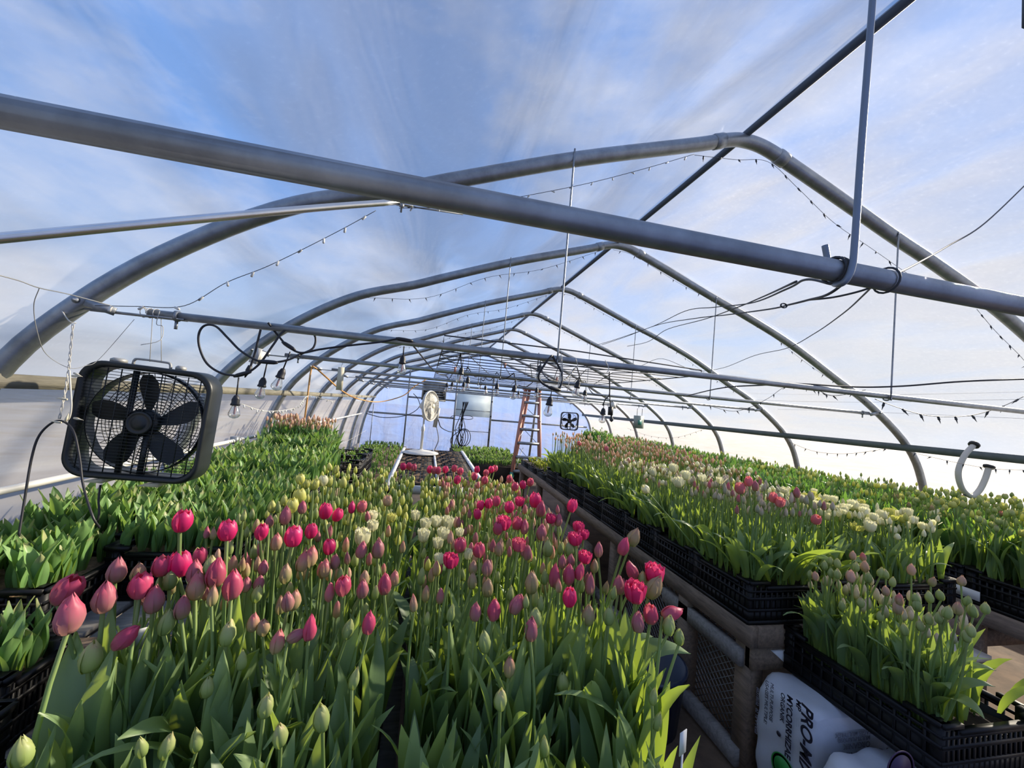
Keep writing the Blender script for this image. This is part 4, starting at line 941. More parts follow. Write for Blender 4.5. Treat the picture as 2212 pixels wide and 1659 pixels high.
def dl(i, c, p):
    if i in NL: return NL[i], 'tulips in the crate on the bales'
    q = ('far' if p[1] > 1.38 else 'near' if p[1] < 1.2 else 'middle')+(' left' if p[0] < DX-.05 else ' right' if p[0] > DX+.09 else ' centre')
    l = {'green': 'olive green', 'peach': 'peach', 'blush': 'tan', 'rose': 'pink-flushed'}[c]+f' bud in the {q} part of the crate on the white bales'; return l, l.replace(' bud', ' buds')
for i, (u, v, c) in enumerate(NB):
    p = UZ(u, v, 1.08)
    if p[0] < 1.70: p = U(u, v, p[1]*1.72/p[0])
    b = A(min(max(p[0], DX-.18), DX+.18), min(max(p[1]+.05, DY-.24), DY+.24), DZ+.10)
    tulip(p-A(0, 0, .02), b, 'bud', 'peach' if c == 'rose' else c, rng.uniform(.034, .039) if c != 'rose' else .044, *dl(i, c, p), 3, .30, name='peach_tulip', tilt=(rng.normal(0, .08), rng.normal(0, .08), 1), stemr=.9)
mb = MB()
for (a, b) in crate_pts(DX-.01, DY+.03, .44, .50, .055): low_plant(mb, a, b, DZ+.10, rng.uniform(.28, .36), 'slim', 2+2, 2, .30, .15, (.05, .45), nt_=8)
solid('tulip_crowd', mb, ms, 'dense stems and leaves between the buds of the crate on the bales', 'tulips', kind='stuff', smooth=True, attr=True)
for i, (x, y, rz, q, k, lab) in enumerate(((2.17, 1.07, -1.1, 1.05, 13, 'long leaf drooping over the right front corner of the crate on the bales'), (1.80, 1.06, -2.0, .85, 6, 'wide grey leaf hanging over the front rim of the crate on the bales'), (1.78, 1.45, 3.1, .9, 13, 'leaf hanging over the left rim of the crate on the bales'), (2.1, 1.05, -1.5, .8, 12, 'bright leaf bent over the front of the crate on the bales'))):
    o = link('drooping_leaf', LM[k]); o.location = (x, y, DZ+.17); o.rotation_euler = (0, .25, rz); o.scale = (q, q, q); tag(o, lab, 'leaf', 'drooping leaves of the crate on the bales')
# ------------------------------------------------------------------ wall bench: green budded tulips
allw = []
for r in range(17):
    for cidx, x in enumerate((3.57, 4.24)):
        for (a, b) in crate_pts(x, 1.17+r*.415, .60, .40, .055): allw.append((a, b))
allw.sort(key=lambda q: q[1]); mb = MB(); cnt = 0
def wl(a, b):
    r = int((b-.97)/.415); l = 'round green bud, %s row, %s crate from near end, bench by the right wall' % ('inner' if a < 3.9 else 'outer', ['first', 'second', 'third', 'fourth', 'fifth', 'sixth'][min(r, 5)]); return l, l.replace('bud,', 'buds,')
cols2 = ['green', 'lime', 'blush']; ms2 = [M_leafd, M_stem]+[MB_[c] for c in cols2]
BMESH2 = {}
PW = []
for k in range(6):               # whole small plants: stem, bud, three leaves
    PW.append(k)
for (a, b) in allw:
    z = rng.uniform(1.14, 1.26) if b < 3.2 else rng.uniform(1.12, 1.22)
    if cnt < 240 and b > 1.25 and rng.random() < .62:
        cnt += 1; t = tulip(A(a+rng.normal(0, .01), b+rng.normal(0, .01), z), A(a, b, RSO), 'bud' if rng.random() < .6 else 'cup', str(rng.choice(cols2, p=[.75, .2, .05])), rng.uniform(.034, .045), *wl(a, b), 2, .30, name='green_tulip')
    else:
        bud = rng.random() < (.55 if b < 4.6 else .25)
        low_plant(mb, a, b, RSO, z-RSO-.03, 'slim' if bud else None, 2+int(rng.integers(0, 2)), 3, .30, .13, (.04, .28), .95)
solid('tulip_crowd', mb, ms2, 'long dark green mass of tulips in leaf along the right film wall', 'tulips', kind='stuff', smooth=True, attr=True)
# ------------------------------------------------------------------ left bench: short sprouts
SPM = []
for k in range(8):
    mb = MB(); n = 3+(k % 2)
    for i in range(n):
        lf = leaf_mb(rng.uniform(.11, .165), rng.uniform(.036, .052), rng.uniform(.06, .45), rng.uniform(0, .5), rng.normal(0, .3), k*7+i, 7, 4, .55, .003, az=i*2.2+rng.normal(0, .3))
        mb.merge(lf, rn=(k*.13+i*.3) % 1)
    SPM.append(mb)
SPME = [m.mesh('sprout', M_leafy, True, None, True) for m in SPM]
SZ = LZ+.165; pl = []
for r in range(5):
    for cidx, x in enumerate((-.875, -1.30)):
        pl += [(a, b, SZ, 1. if r < 3 else 1.25) for a, b in crate_pts(x, 1.90+r*.39+(.14 if cidx else 0), .40, .38, .047)]
pl += [(a, b, LZ+.13, 1.) for a, b in crate_pts(-1.34, 1.64, .56, .36, .047)]
pl += [(a, b, .665+.155, .95) for a, b in crate_pts(-1.23, 1.33, .56, .20, .034)]
pl.sort(key=lambda q: q[1]); mb = MB()
for i, (a, b, z, s) in enumerate(pl):
    q = s*rng.uniform(.8, 1.15); rz = rng.random()*6.28; k = int(rng.integers(0, 8))
    if i < 300:
        o = link('tulip_sprout', SPME[k]); o.location = (a, b, z); o.scale = (q, q, q); o.rotation_euler.z = rz
        l = 'yellowish short sprout in the small low crate at the bottom left' if z < .9 else 'broad-leaved tulip sprout in the crate at the left picture edge' if (a < -1.05 and b < 1.83) else 'broad-leaved sprout on the left bench, %s crate from the near end, %s side' % (['first', 'second', 'third', 'fourth'][min(3, int((b-1.71-(.14 if a < -1.08 else 0))/.39))], 'film wall' if a < -1.08 else 'walkway')
        tag(o, l, 'sprout', l.replace('sprout', 'sprouts'))
    else: mb.merge(SPM[k], rotz(rz), (a, b, z), q)
for (a, b) in crate_pts(-1.13, 4.15, .62, .62, .045):       # rows behind, up to the tall pale ones
    low_plant(mb, a, b, LZ+.16, .2, None, 0, 4, .22, .16, (.05, .4), stem=False)
solid('sprout_crowd', mb, M_leafy, 'dense carpet of green sprouts on the far half of the left bench', 'sprouts', kind='stuff', smooth=True, attr=True)
mb = MB()
for (a, b) in crate_pts(-1.20, 4.35, .60, .50, .045):
    low_plant(mb, a, b, LZ+.16, rng.uniform(.26, .36), 'slim', 2, 3, .27, .10, (.04, .3), 1.1)
solid('tall_tulip_clump', mb, [M_leafd, M_stem, MB_['peach']], 'clump of tall tulips with pale tips at the far end of the left bench', 'tulips', kind='stuff', smooth=True, attr=True)

# ------------------------------------------------------------------ fans
def rrect(w, h, r, n=6):         # rounded rectangle outline in (x, z)
    P = []
    for cx_, cz_, a in ((w/2-r, h/2-r, 0), (-w/2+r, h/2-r, PI/2), (-w/2+r, -h/2+r, PI), (w/2-r, -h/2+r, 1.5*PI)):
        for k in range(n+1): P.append((cx_+r*math.cos(a+PI/2*k/n), cz_+r*math.sin(a+PI/2*k/n)))
    return np.array(P)
def band(mb, prs):               # loft closed outlines [(outline, y)]
    n = len(prs[0][0]); V = []; F = []
    for P, y in prs: V += [(p[0], y, p[1]) for p in P]
    for i in range(len(prs)-1): F += [(i*n+k, i*n+(k+1) % n, (i+1)*n+(k+1) % n, (i+1)*n+k) for k in range(n)]
    mb.add(V, F)
def box_fan(c, s, dep, label, ry=0., rz=0., fine=True, dark=M_blk2):
    t = thing('box_fan', label, 'fan', c)
    R = rotz(rz) @ roty(ry); W2 = s; n6 = 8 if fine else 4
    def put(name, mb, m, sm=False, lab=None):
        mm = MB().merge(mb, R, c); return part(name, mm, m, t, sm, lab)
    o_, i_ = rrect(W2, W2*.985, W2*.17, n6), rrect(W2*.90, W2*.885, W2*.15, n6)
    mb = MB(); b1 = rrect(W2*.985, W2*.97, W2*.165, n6)
    band(mb, [(i_, .012), (rrect(W2*.93, W2*.915, W2*.155, n6), -.001), (b1, -.002), (o_, .008), (o_, dep-.008), (b1, dep), (i_, dep-.004), (i_, .012)])
    put('housing', mb, dark, False)
    mb = MB(); mb.lathe([(W2*.432, dep*.35), (W2*.440, dep*.35), (W2*.440, dep*.80), (W2*.432, dep*.80), (W2*.432, dep*.35)], (0, 0, 0), (0, 1, 0), 56); mb.f = mb.f[:-2]
    put('shroud', mb, dark, True)
    nl = 34 if fine else 12; wr = .0011 if fine else .0012
    for y, nm in ((.004, 'front_grille'), (dep-.006, 'rear_grille')):
        mb = MB()
        if nm == 'front_grille':
            for k in range(nl): z = (k/(nl-1)-.5)*W2*.87; mb.box((-W2*.45, y-.0008, z-wr), (W2*.45, y+.0008, z+wr))
            for k in range(9 if fine else 5): x = (k/((9 if fine else 5)-1)-.5)*W2*.80; mb.box((x-wr*1.3, y, -W2*.44), (x+wr*1.3, y+.003, W2*.44))
        else:
            for k in range(12 if fine else 5):
                r_ = W2*(.10+.30*k/(11 if fine else 4)); mb.tube([(r_*math.cos(q), y, r_*math.sin(q)) for q in np.arange(36)*2*PI/36], .0016, 4, True)
            for k in range(32 if fine else 12):
                q = k*2*PI/(32 if fine else 12); mb.beam((W2*.08*math.cos(q), y, W2*.08*math.sin(q)), (W2*.44*math.cos(q+.35), y, W2*.44*math.sin(q+.35)), .002, .002, (0, 1, 0))
        put(nm, mb, dark)
    # motor bars, hub and blades
    mb = MB(); mb.box((-W2*.125, .010, -W2*.44), (-W2*.085, .020, W2*.44)); mb.box((W2*.035, .010, -W2*.44), (W2*.075, .020, -W2*.1)); put('motor_bracket', mb, dark)
    put('hub_cap', MB().lathe([(W2*.10, 0), (W2*.098, .006), (W2*.085, .009), (W2*.08, .006), (W2*.055, .007), (W2*.05, .010), (.004, .010)], (0, .004, 0), (0, -1, 0), 28), dark, True)
    put('motor', MB().lathe([(W2*.12, 0), (W2*.12, .035), (W2*.09, .05)], (0, .01, 0), (0, 1, 0), 20), dark, True)
    for k in range(5):
        a0 = k*2*PI/5+PI/2-.05; G = np.zeros((7, 5, 3))
        for i in range(7):
            t_ = i/6; r_ = W2*(.09+.33*t_); hw_ = .34+.10*math.sin(PI*min(1, t_*.8+.1))-(.16*t_)
            for j in range(5):
                s_ = -1+j/2; an = a0+s_*hw_*(.9 if t_ < .95 else .6)+.18*t_; G[i, j] = (r_*math.cos(an), dep*.42+s_*.014*(1-.2*t_), r_*math.sin(an))
        put('blade', MB().grid(G), dark, True)
    return t, R, put
FC = U(300, 914, 1.80); fs = .455
ft, FR, fput = box_fan(FC, fs, .095, 'large black box fan hanging from wires above the sprouts at the left', ry=.045, rz=0.)
hb = MB().tube(spline([(-.075, .03, fs*.49), (-.072, .03, fs*.49+.018), (-.055, .03, fs*.49+.024), (.03, .03, fs*.49+.024), (.05, .03, fs*.49+.020), (.055, .03, fs*.49)], 4), .005, 6, sq=1.); fput('handle', hb, M_grey, True, 'grey carrying handle on top')
for x, w in ((-.13, .026), (.085, .018)): fput('knob', MB().lathe([(w, 0), (w, .012), (w*.6, .018)], (x, .04, fs*.49), (0, 0, 1), 12), M_grey, True)
for x in (-.125, .06):
    fput('foot', MB().add([(x-.035, .01, -fs*.49-.020), (x+.035, .01, -fs*.49), (x+.035, .01, -fs*.49-.020), (x-.035, .09, -fs*.49-.020), (x+.035, .09, -fs*.49), (x+.035, .09, -fs*.49-.020)], [(0, 1, 2), (3, 5, 4), (0, 3, 4, 1), (1, 4, 5, 2), (0, 2, 5, 3)]), M_cream, False, 'small cream wedge-shaped foot')
a1, a2 = U(330, 676, 1.722), U(348, 676, 1.722); f1, f2 = FC+A(-.01, .03, fs*.49+.02), FC+A(.03, .03, fs*.49+.02)
mb = MB(); mb.tube([a1, f1], .0012, 4); mb.tube([a2, f2], .0012, 4); mb.tube(spline([U(345, 672, 1.70), U(338, 700, 1.70), U(352, 706, 1.72), U(346, 735, 1.72), U(304, 745, 1.70)], 4), .0013, 4)
for k in range(3): coil(mb, U(308+k*14, 672, 1.722)[0], 1.722, TZ, .018, 1.3, .006, .0016)
solid('hanging_wire', mb, M_twine, 'pale wire and string wound round the second cross pipe, holding the black fan', 'wire')
box_fan(U(1231, 910, 8.6), .42, .09, 'small black box fan hanging far back before the end wall', rz=-.1, fine=False)
sf = U(1231, 910, 8.6); solid('fan_hanger', MB().tube([sf+A(-.06, .03, .2), A(sf[0]-.06, 8.92, TZ)], .0015, 4).tube([sf+A(.06, .03, .2), A(sf[0]+.06, 8.92, TZ)], .0015, 4), M_wire, 'two thin wires holding the small far box fan', 'wire')
# pedestal fan on the seedling table
TBZ = EYE-.80; pb = UZ(908, 987, TBZ)
t = thing('pedestal_fan', 'white pedestal fan standing on the seedling table, its head turned sideways', 'fan', (pb[0], pb[1], TBZ+.052))
zb = TBZ+.052; hc = U(930, 877, pb[1]); ax = A(.86, -.50, .05)
part('base', MB().lathe([(.24, 0), (.24, .012), (.16, .03), (.04, .045), (.02, .06)], (pb[0], pb[1], zb), n=28), M_white, t, True)
part('pole', MB().lathe([(.018, .03), (.018, .30), (.024, .31), (.024, .36), (.012, .37), (.012, hc[2]-zb-.10)], (pb[0], pb[1], zb)), M_white, t, True)
part('motor', MB().lathe([(.03, -.16), (.055, -.13), (.06, -.05), (.05, -.03)], hc, ax, 14), M_white, t, True)
part('neck', MB().box((pb[0]-.03, pb[1]-.03, hc[2]-.17), (pb[0]+.03, pb[1]+.03, hc[2]-.03)), M_white, t)
mb = MB(); Rf = .205; u_ = np.cross(ax/np.linalg.norm(ax), A(0, 0, 1)); u_ /= np.linalg.norm(u_); w_ = np.cross(u_, ax/np.linalg.norm(ax)); an_ = ax/np.linalg.norm(ax)
for k in range(40):
    q = k*2*PI/40; d = math.cos(q)*u_+math.sin(q)*w_
    mb.tube([hc+an_*.045+d*.03, hc+an_*.04+d*.12, hc+an_*.01+d*Rf, hc-an_*.03+d*.12, hc-an_*.045+d*.03], .0022, 4)
for r_, h_ in ((Rf, .008), (Rf, -.008), (.12, .04), (.12, -.03)): mb.tube([hc+an_*h_+r_*(math.cos(q)*u_+math.sin(q)*w_) for q in np.arange(32)*2*PI/32], .005 if r_ == Rf else .003, 5, True)
part('cage', mb, M_white, t); part('rim', MB().lathe([(Rf+.004, -.018), (Rf+.01, 0), (Rf+.004, .018), (Rf-.004, .018), (Rf-.004, -.018)], hc, ax, 36), M_white, t, True)
part('badge', MB().lathe([(.035, .0), (.03, .008)], hc+an_*.045, ax, 16), M_cream, t)
for k in range(3):
    G = np.zeros((5, 5, 3)); a0 = k*2*PI/3
    for i in range(5):
        for j in range(5):
            s_ = -1+j/2; r_ = .03+.155*i/4; an = a0+s_*(.55); G[i, j] = hc+r_*(math.cos(an)*u_+math.sin(an)*w_)+an_*s_*.015
    part('blade', MB().grid(G), M_white, t, True)
# exhaust fan on the end wall
e0, e1 = U(914, 822, 11.5), U(962, 868, 11.5)
t = thing('exhaust_fan', 'grey square exhaust fan high on the end wall behind the pedestal fan', 'exhaust fan', ((e0[0]+e1[0])/2, 11.5, e1[2]))
xc, zc = (e0[0]+e1[0])/2, (e0[2]+e1[2])/2; wv = (e1[0]-e0[0])/2; hv = (e0[2]-e1[2])/2
mb = MB(); mb.box((xc-wv, 11.42, zc-hv), (xc-wv+.04, 11.7, zc+hv)); mb.box((xc+wv-.04, 11.42, zc-hv), (xc+wv, 11.7, zc+hv)); mb.box((xc-wv, 11.42, zc-hv), (xc+wv, 11.7, zc-hv+.04)); mb.box((xc-wv, 11.42, zc+hv-.04), (xc+wv, 11.7, zc+hv)); mb.box((xc-wv, 11.66, zc-hv), (xc+wv, 11.7, zc+hv))
part('housing', mb, M_grey, t)
mb = MB()
for k in range(7): z = zc-hv+.06+k*(2*hv-.12)/6; mb.box((xc-wv+.04, 11.45, z-.012), (xc+wv-.04, 11.49, z+.03))
part('louvre', mb, M_galv2, t)

# ------------------------------------------------------------------ string lights on the second cross pipe
BU = [(508,876,50,0),(565,836,47,.1),(604,817,50,.25),(869,786,42,0),(995,809,36,.1),(1010,827,28,0),(1001,835,22,.1),(965,836,20,0),(976,834,20,.1),(1038,832,17,0),(1049,842,20,-.15),(1073,840,28,0),(1110,846,32,.1),(1120,852,16,0),(1159,848,24,0),(1164,803,32,.1),(1186,876,44,.1),(1246,838,37,.15),(1263,854,26,.05),(1302,896,33,.05)]
t = thing('string_light', 'black outdoor string light cord with clear hanging bulbs looped along the cross pipes', 'string lights', (0, 1.9, TZ))
mb = MB(); r = .0042
mb.tube(spline([U(883, 735, 1.70), U(860, 732, 1.70), U(820, 739, 1.69), U(740, 748, 1.68), U(690, 755, 1.68), U(650, 762, 1.70), U(622, 748, 1.72), U(600, 724, 1.73), U(579, 697, 1.70)], 8), r, 7)
mb.tube(spline([U(648, 766, 1.72), U(676, 752, 1.74), U(681, 728, 1.75), U(664, 710, 1.76), U(640, 706, 1.74), U(612, 716, 1.71), U(590, 745, 1.69), U(562, 784, 1.68), U(535, 805, 1.68), U(512, 811, 1.69), U(478, 806, 1.70), U(447, 785, 1.70), U(431, 750, 1.70), U(430, 720, 1.70), U(443, 703, 1.70), U(466, 705, 1.69), U(492, 730, 1.68), U(520, 758, 1.67), U(556, 779, 1.66), U(585, 783, 1.66), U(620, 778, 1.68), U(648, 766, 1.70)], 8), r, 7)
mb.tube(spline([U(563, 712, 1.70), U(556, 740, 1.70), U(550, 765, 1.70), U(540, 795, 1.70)], 6), r, 7)
pts = []
for (u, v, h, sl) in BU[4:]:
    Y = min(4.6, .115*FPX/h*1.0); Y = Y/(.98+.2*ray(u, v)[0]); pts.append((Y, u, v, h))
pts.sort(key=lambda q: q[1])
last = U(883, 735, 1.70)
for (Y, u, v, h) in pts:
    p = U(u, v-h*1.25, Y); p[2] = max(p[2], TZ-.06) if v < 860 else p[2]; md = (last+p)/2-A(0, 0, .05)
    mb.tube(spline([last, md, p], 6), r, 6); last = p
mb.tube(spline([U(1192, 768, 1.69), U(1178, 785, 1.68), U(1163, 812, 1.68), U(1172, 828, 1.68), U(1190, 838, 1.68), U(1206, 842, 1.69), U(1214, 820, 1.70), U(1211, 800, 1.70), U(1193, 768, 1.70)], 8), r*1.2, 7)
mb.tube(spline([U(1316, 803, 2.7), U(1317, 830, 2.7), U(1316, 853, 2.7), U(1308, 862, 2.7), U(1302, 876, 2.7)], 6), r, 6)
part('cord', mb, M_cord, t, True)
for i, (u, v, h, sl) in enumerate(BU):
    Y = (.115*FPX/h)/(.98+.2*ray(u, v)[0]); Y = 1.69 if i in (0, 1, 2) else 1.75 if i == 3 else Y
    sc = h/FPX*Y*(.98+.2*ray(u, v)[0])/.115; c = U(u, v, Y); d = A(sl+.0, 0, 1); d /= np.linalg.norm(d); R = frame(d)
    m = MB().lathe([(.005, .052), (.010, .048), (.0175, .030), (.0175, .012), (.0205, .008), (.0205, 0), (.016, 0)], n=14); mm = MB().merge(m, R, c, sc)
    sk = part('socket', mm, M_cord, t, True)
    m = MB().lathe([(.0125, .004), (.0145, -.006), (.020, -.022), (.0255, -.038), (.0250, -.048), (.0180, -.058), (.006, -.063)], n=16)
    part('bulb', MB().merge(m, R, c, sc), M_glass, sk, True)
    part('filament', MB().merge(MB().lathe([(.0035, -.002), (.005, -.012), (.0045, -.040), (.001, -.044)], n=8), R, c, sc), M_fil, sk, True)
    L_ = .055 if i > 2 else .09
    part('lead', MB().tube([c+d*.05*sc, c+d*(.05+L_)*sc+A(0, 0, 0)], .0028, 5), M_cord, t, True)
for q in ((U(512, 811, 1.69), U(535, 805, 1.68)), (U(566, 781, 1.66), U(592, 783, 1.66)), (U(615, 742, 1.72), U(632, 753, 1.71)), (U(862, 732, 1.70), U(885, 736, 1.70)), (U(1190, 838, 1.68), U(1206, 842, 1.69))):
    d = q[1]-q[0]; part('joint', MB().tube([q[0]-d*.3, q[0], (q[0]+q[1])/2, q[1], q[1]+d*.3], [.005, .0078, .0085, .0078, .005], 8), M_cord, t, True)
pc = U(552, 768, 1.72); solid('plug_tag', MB().box((-.016, -.002, -.032), (.016, .002, .032), roty(.25) @ rotz(-.3), pc).box((-.014, .0, -.034), (.012, .012, .02), roty(.3) @ rotz(.9), pc+A(.018, .006, .0)), M_white, 'folded white paper tag at the plug of the string lights', 'tag')
solid('cord_plug', MB().lathe([(.008, 0), (.010, .02), (.006, .035), (.002, .05)], U(541, 790, 1.70), (-.3, 0, -1), 8), M_cord, 'black plug hanging under the folded white tag', 'plug')
yc = U(735, 818, 4.4); solid('insect_trap', MB().box((-.022, -.001, -.085), (.022, .001, .085), rotz(.15), U(735, 818, 3.1)), M_cream, 'yellow hanging tag under the third cross pipe', 'tag')
solid('tag_wire', MB().tube([U(735, 798, 3.1), A(U(735, 798, 3.1)[0], 3.162, TZ-.014)], .001, 4), M_wire, 'thin wire holding the yellow tag', 'wire')

# ------------------------------------------------------------------ mini lights along the hoops
mbulb = MB(); mbulb.lathe([(.0032, 0), (.0036, .012), (.0028, .016)], n=6); MBM = mbulb.mesh('mini_bulb', M_white, True)
mbulbd = MB().lathe([(.0036, 0), (.0042, .014), (.0024, .016), (.0012, .026), (.0003, .032)], n=6).mesh('mini_bulb', M_wire, True)
def mini(P, lab, n, me=MBM, mt=M_wire, r=.0013, sc=1., grp='mini light strings'):
    P = spline(P, 10); t = thing('mini_light_string', lab, 'string lights', P[0], grp); part('cord', MB().tube(P, r, 4), mt, t)
    L = np.linalg.norm(np.diff(P, axis=0), axis=1).cumsum(); L = np.concatenate([[0], L])
    for k in range(n):
        s = L[-1]*(k+.5)/n; p = A(*[np.interp(s, L, P[:, j]) for j in range(3)])
        b = link('mini_bulb', me, t); b.location = tuple(p-P[0]); b.rotation_euler = (PI+rng.normal(0, .5), rng.normal(0, .5), rng.random()*6); b.scale = (sc, sc, sc)
mini([U(205, 660, 1.60), U(300, 662, 1.60), U(400, 660, 1.60), U(490, 610, 1.62), U(585, 572, 1.63), U(720, 505, 1.65), U(812, 455, 1.66)], 'white mini light string sagging below the nearest hoop on the left', 11, sc=1.3)
mini([U(862, 450, 1.69), U(1000, 446, 1.70), U(1130, 424, 1.70), U(1270, 396, 1.70), U(1390, 365, 1.70), U(1500, 333, 1.70)], 'mini light string under the nearest hoop between brace and peak', 14)
mini([U(1500, 335, 1.70), U(1590, 345, 1.70), U(1660, 350, 1.70), U(1722, 405, 1.72), U(1800, 480, 1.72), U(1880, 535, 1.73), U(1990, 612, 1.73)], 'mini light string under the right arm of the nearest hoop', 16, mbulbd)
mini([U(2110, 668, 1.74), U(2150, 715, 1.74), U(2200, 765, 1.74), U(2230, 800, 1.74)], 'short mini light string at the right edge below the near cross pipe', 6, mbulbd)
for i in (2, 3, 4):
    y = HY[i]-.04
    def hp(x, dz): return A(x, y, zprof(x)-dz)
    mini([hp(-.35*H, .05), hp(-.05*H, .15), hp(.25*H, .09), hp(.55*H, .13), hp(.90*H, .05)], 'faint mini light string under the left arm of the %s hoop' % ordinal[i], 16, mbulbd)
    mini([hp(.97*H, .06), hp(1.12*H, .07), hp(1.45*H, .08), hp(1.95*H, .05), hp(2.4*H, .08), hp(2.9*H, .04)], 'faint mini light string under the right arm of the %s hoop' % ordinal[i], 22, mbulbd)
yy = 1.80
mini([U(1890, 862, yy), U(1945, 882, yy), U(2000, 897, yy), U(2060, 900, yy), U(2110, 895, yy), U(2165, 878, yy), U(2215, 855, yy)], 'dark mini light string draped below the second cross pipe at the right', 9, mbulbd, M_cord, .0022, 1.5)
mini([U(1520, 873, 3.05), U(1580, 888, 3.05), U(1620, 880, 3.05), U(1660, 860, 3.05), U(1700, 835, 2.9), U(1760, 842, 2.4), U(1800, 855, 2.0), U(1870, 842, 1.8)], 'dark mini light string looped between the cross pipes at the right', 16, mbulbd, M_cord, .002, 1.2)
mini([U(1705, 955, 3.1), U(1760, 975, 2.9), U(1830, 980, 2.6), U(1925, 968, 2.2)], 'dark mini light string sagging under the right hip board', 10, mbulbd)
mini([U(1960, 975, 2.1), U(2060, 998, 1.95), U(2140, 1012, 1.85), U(2225, 1016, 1.78)], 'dark mini light string under the hip board behind the white U tube', 8, mbulbd)
mini([U(1355, 925, 6.3), U(1405, 942, 6.0), U(1460, 945, 5.6), U(1522, 927, 5.0)], 'thin mini light string far back on the right wall', 12, mbulbd)
mini([U(520, 872, 3.0), U(575, 888, 3.2), U(640, 880, 3.6), U(665, 855, 4.0), U(700, 862, 4.1), U(722, 868, 4.2)], 'white mini light string drooping along the left wall', 24, MBM, M_twine, .002, 1.3)
mini([U(690, 975, 7.5), U(745, 955, 8.2), U(790, 930, 9.5)], 'white mini light string low at the far left corner', 10, MBM, M_twine, .002, 1.3)
# twisted white light string hanging at the fan's left
x0 = [U(158, 700, 1.70), U(152, 760, 1.70), U(148, 800, 1.70), U(140, 850, 1.69), U(128, 905, 1.69)]
t = thing('hanging_mini_lights', 'doubled white mini light string hanging beside the left edge of the black fan', 'string lights', x0[0])
mb = MB(); Q = spline(x0, 10)
for ph in (0, PI): mb.tube([p+A(.0025*math.cos(k*.9+ph), .0025*math.sin(k*.9+ph), 0) for k, p in enumerate(Q)], .0018, 5)
Q2 = spline([U(150, 800, 1.68), U(153, 850, 1.67), U(154, 880, 1.67), U(148, 905, 1.68), U(130, 912, 1.69)], 8); mb.tube(Q2, .003, 6)
mb.tube(spline([U(134, 672, 1.69), U(150, 694, 1.68), U(165, 698, 1.69)], 4), .002, 5); part('cord', mb, M_twine, t, True)
for (u, v, d) in ((160, 806, (.9, -.2, -.3)), (156, 812, (1, -.3, 0)), (145, 863, (-1, 0, .1)), (160, 903, (1, -.2, -.15)), (132, 913, (-1, 0, .1)), (141, 911, (.2, 0, 1))):
    part('mini_bulb', MB().lathe([(.0035, 0), (.0042, .014), (.003, .018), (.0015, .026), (.0004, .034)], U(u, v, 1.67), d, 8), M_cream, t, True)
solid('cable_arch', MB().tube(spline([U(40, 1160, 1.62), U(52, 1085, 1.64), U(68, 990, 1.66), U(85, 940, 1.67), U(115, 912, 1.68), U(140, 912, 1.68), U(160, 935, 1.66), U(172, 990, 1.64), U(180, 1050, 1.62), U(200, 1115, 1.58), U(215, 1140, 1.6)], 8), .0035, 7), M_cord, 'black cable hung in an arch over the white mini lights at the left', 'cable', smooth=True)
part('cord', MB().tube(spline([U(217, 1048, 1.84), U(213, 1080, 1.82), U(214, 1110, 1.8), U(208, 1135, 1.8)], 6), .0035, 6), M_cord, ft, True)
solid('loose_wire', MB().tube(spline([U(-20, 590, 1.2), U(40, 606, 1.25), U(85, 622, 1.3), U(150, 636, 1.45), U(240, 660, 1.68)], 6), .0016, 5).tube(spline([U(85, 622, 1.3), U(73, 660, 1.35), U(80, 715, 1.4), U(100, 765, 1.5), U(150, 795, 1.6), U(185, 790, 1.68), U(215, 775, 1.74), U(290, 690, 1.72)], 6), .0010, 4), M_grey, 'thin grey wire crossing the nearest hoop at the far left', 'wire')

# ------------------------------------------------------------------ dark wires on the right
def wire(nm, P, lab, r=.0022, m=M_wire, cat='wire'): return solid(nm, MB().tube(spline(P, 8), r, 5), m, lab, cat, smooth=True)
wire('black_wire', [U(1797, 614, .46), U(1740, 604, .55), U(1700, 624, .7), U(1620, 655, 1.1), U(1540, 664, 1.6), U(1480, 672, 2.0), U(1410, 705, 2.6), U(1330, 733, 3.2), U(1290, 745, 3.6)], 'upper black wire running from the closest cross pipe towards the peak')
wire('black_wire', [U(1838, 600, .46), U(1790, 635, .5), U(1745, 648, .6), U(1705, 658, .7), U(1660, 668, .9), U(1570, 680, 1.3), U(1500, 688, 1.7), U(1420, 702, 2.4), U(1350, 728, 3.0), U(1300, 745, 3.5)], 'lower black wire with a coil, running from the closest cross pipe towards the peak')
wire('black_wire', [U(1720, 608, .55), U(1650, 640, .95), U(1590, 665, 1.3), U(1520, 690, 1.8), U(1440, 712, 2.4), U(1400, 738, 2.8), U(1355, 748, 3.2)], 'wavy black wire between the upper and lower ones')
wire('black_wire', [U(1900, 600, .47), U(1868, 635, .6), U(1820, 678, .9), U(1760, 720, 1.3), U(1700, 752, 1.7), U(1630, 768, 2.1), U(1560, 795, 2.6), U(1500, 800, 2.8), U(1430, 775, 3.0), U(1385, 790, 3.2)], 'long black wire sagging below the others across the right hoops', .0018)
wire('black_wire', [U(1900, 612, .48), U(1860, 628, .5), U(1800, 642, .55), U(1745, 648, .6)], 'short black wire twisted to the coil under the closest cross pipe', .0018)
wire('black_wire', [U(1915, 595, .47), U(1960, 580, .6), U(2050, 530, .8), U(2130, 480, .9), U(2240, 375, 1.0)], 'black wire rising from the closest cross pipe to the upper right corner', .0022)
mb = MB(); c_ = U(1694, 660, .68)
for k in range(2): mb.tube([c_+A(.0075*math.cos(q), .002*k, .0045*math.sin(q)) for q in np.arange(18)*2*PI/18], .0011, 4, True)
solid('wire_coil', mb, M_wire, 'tiny coil of black wire below the closest cross pipe', 'wire')
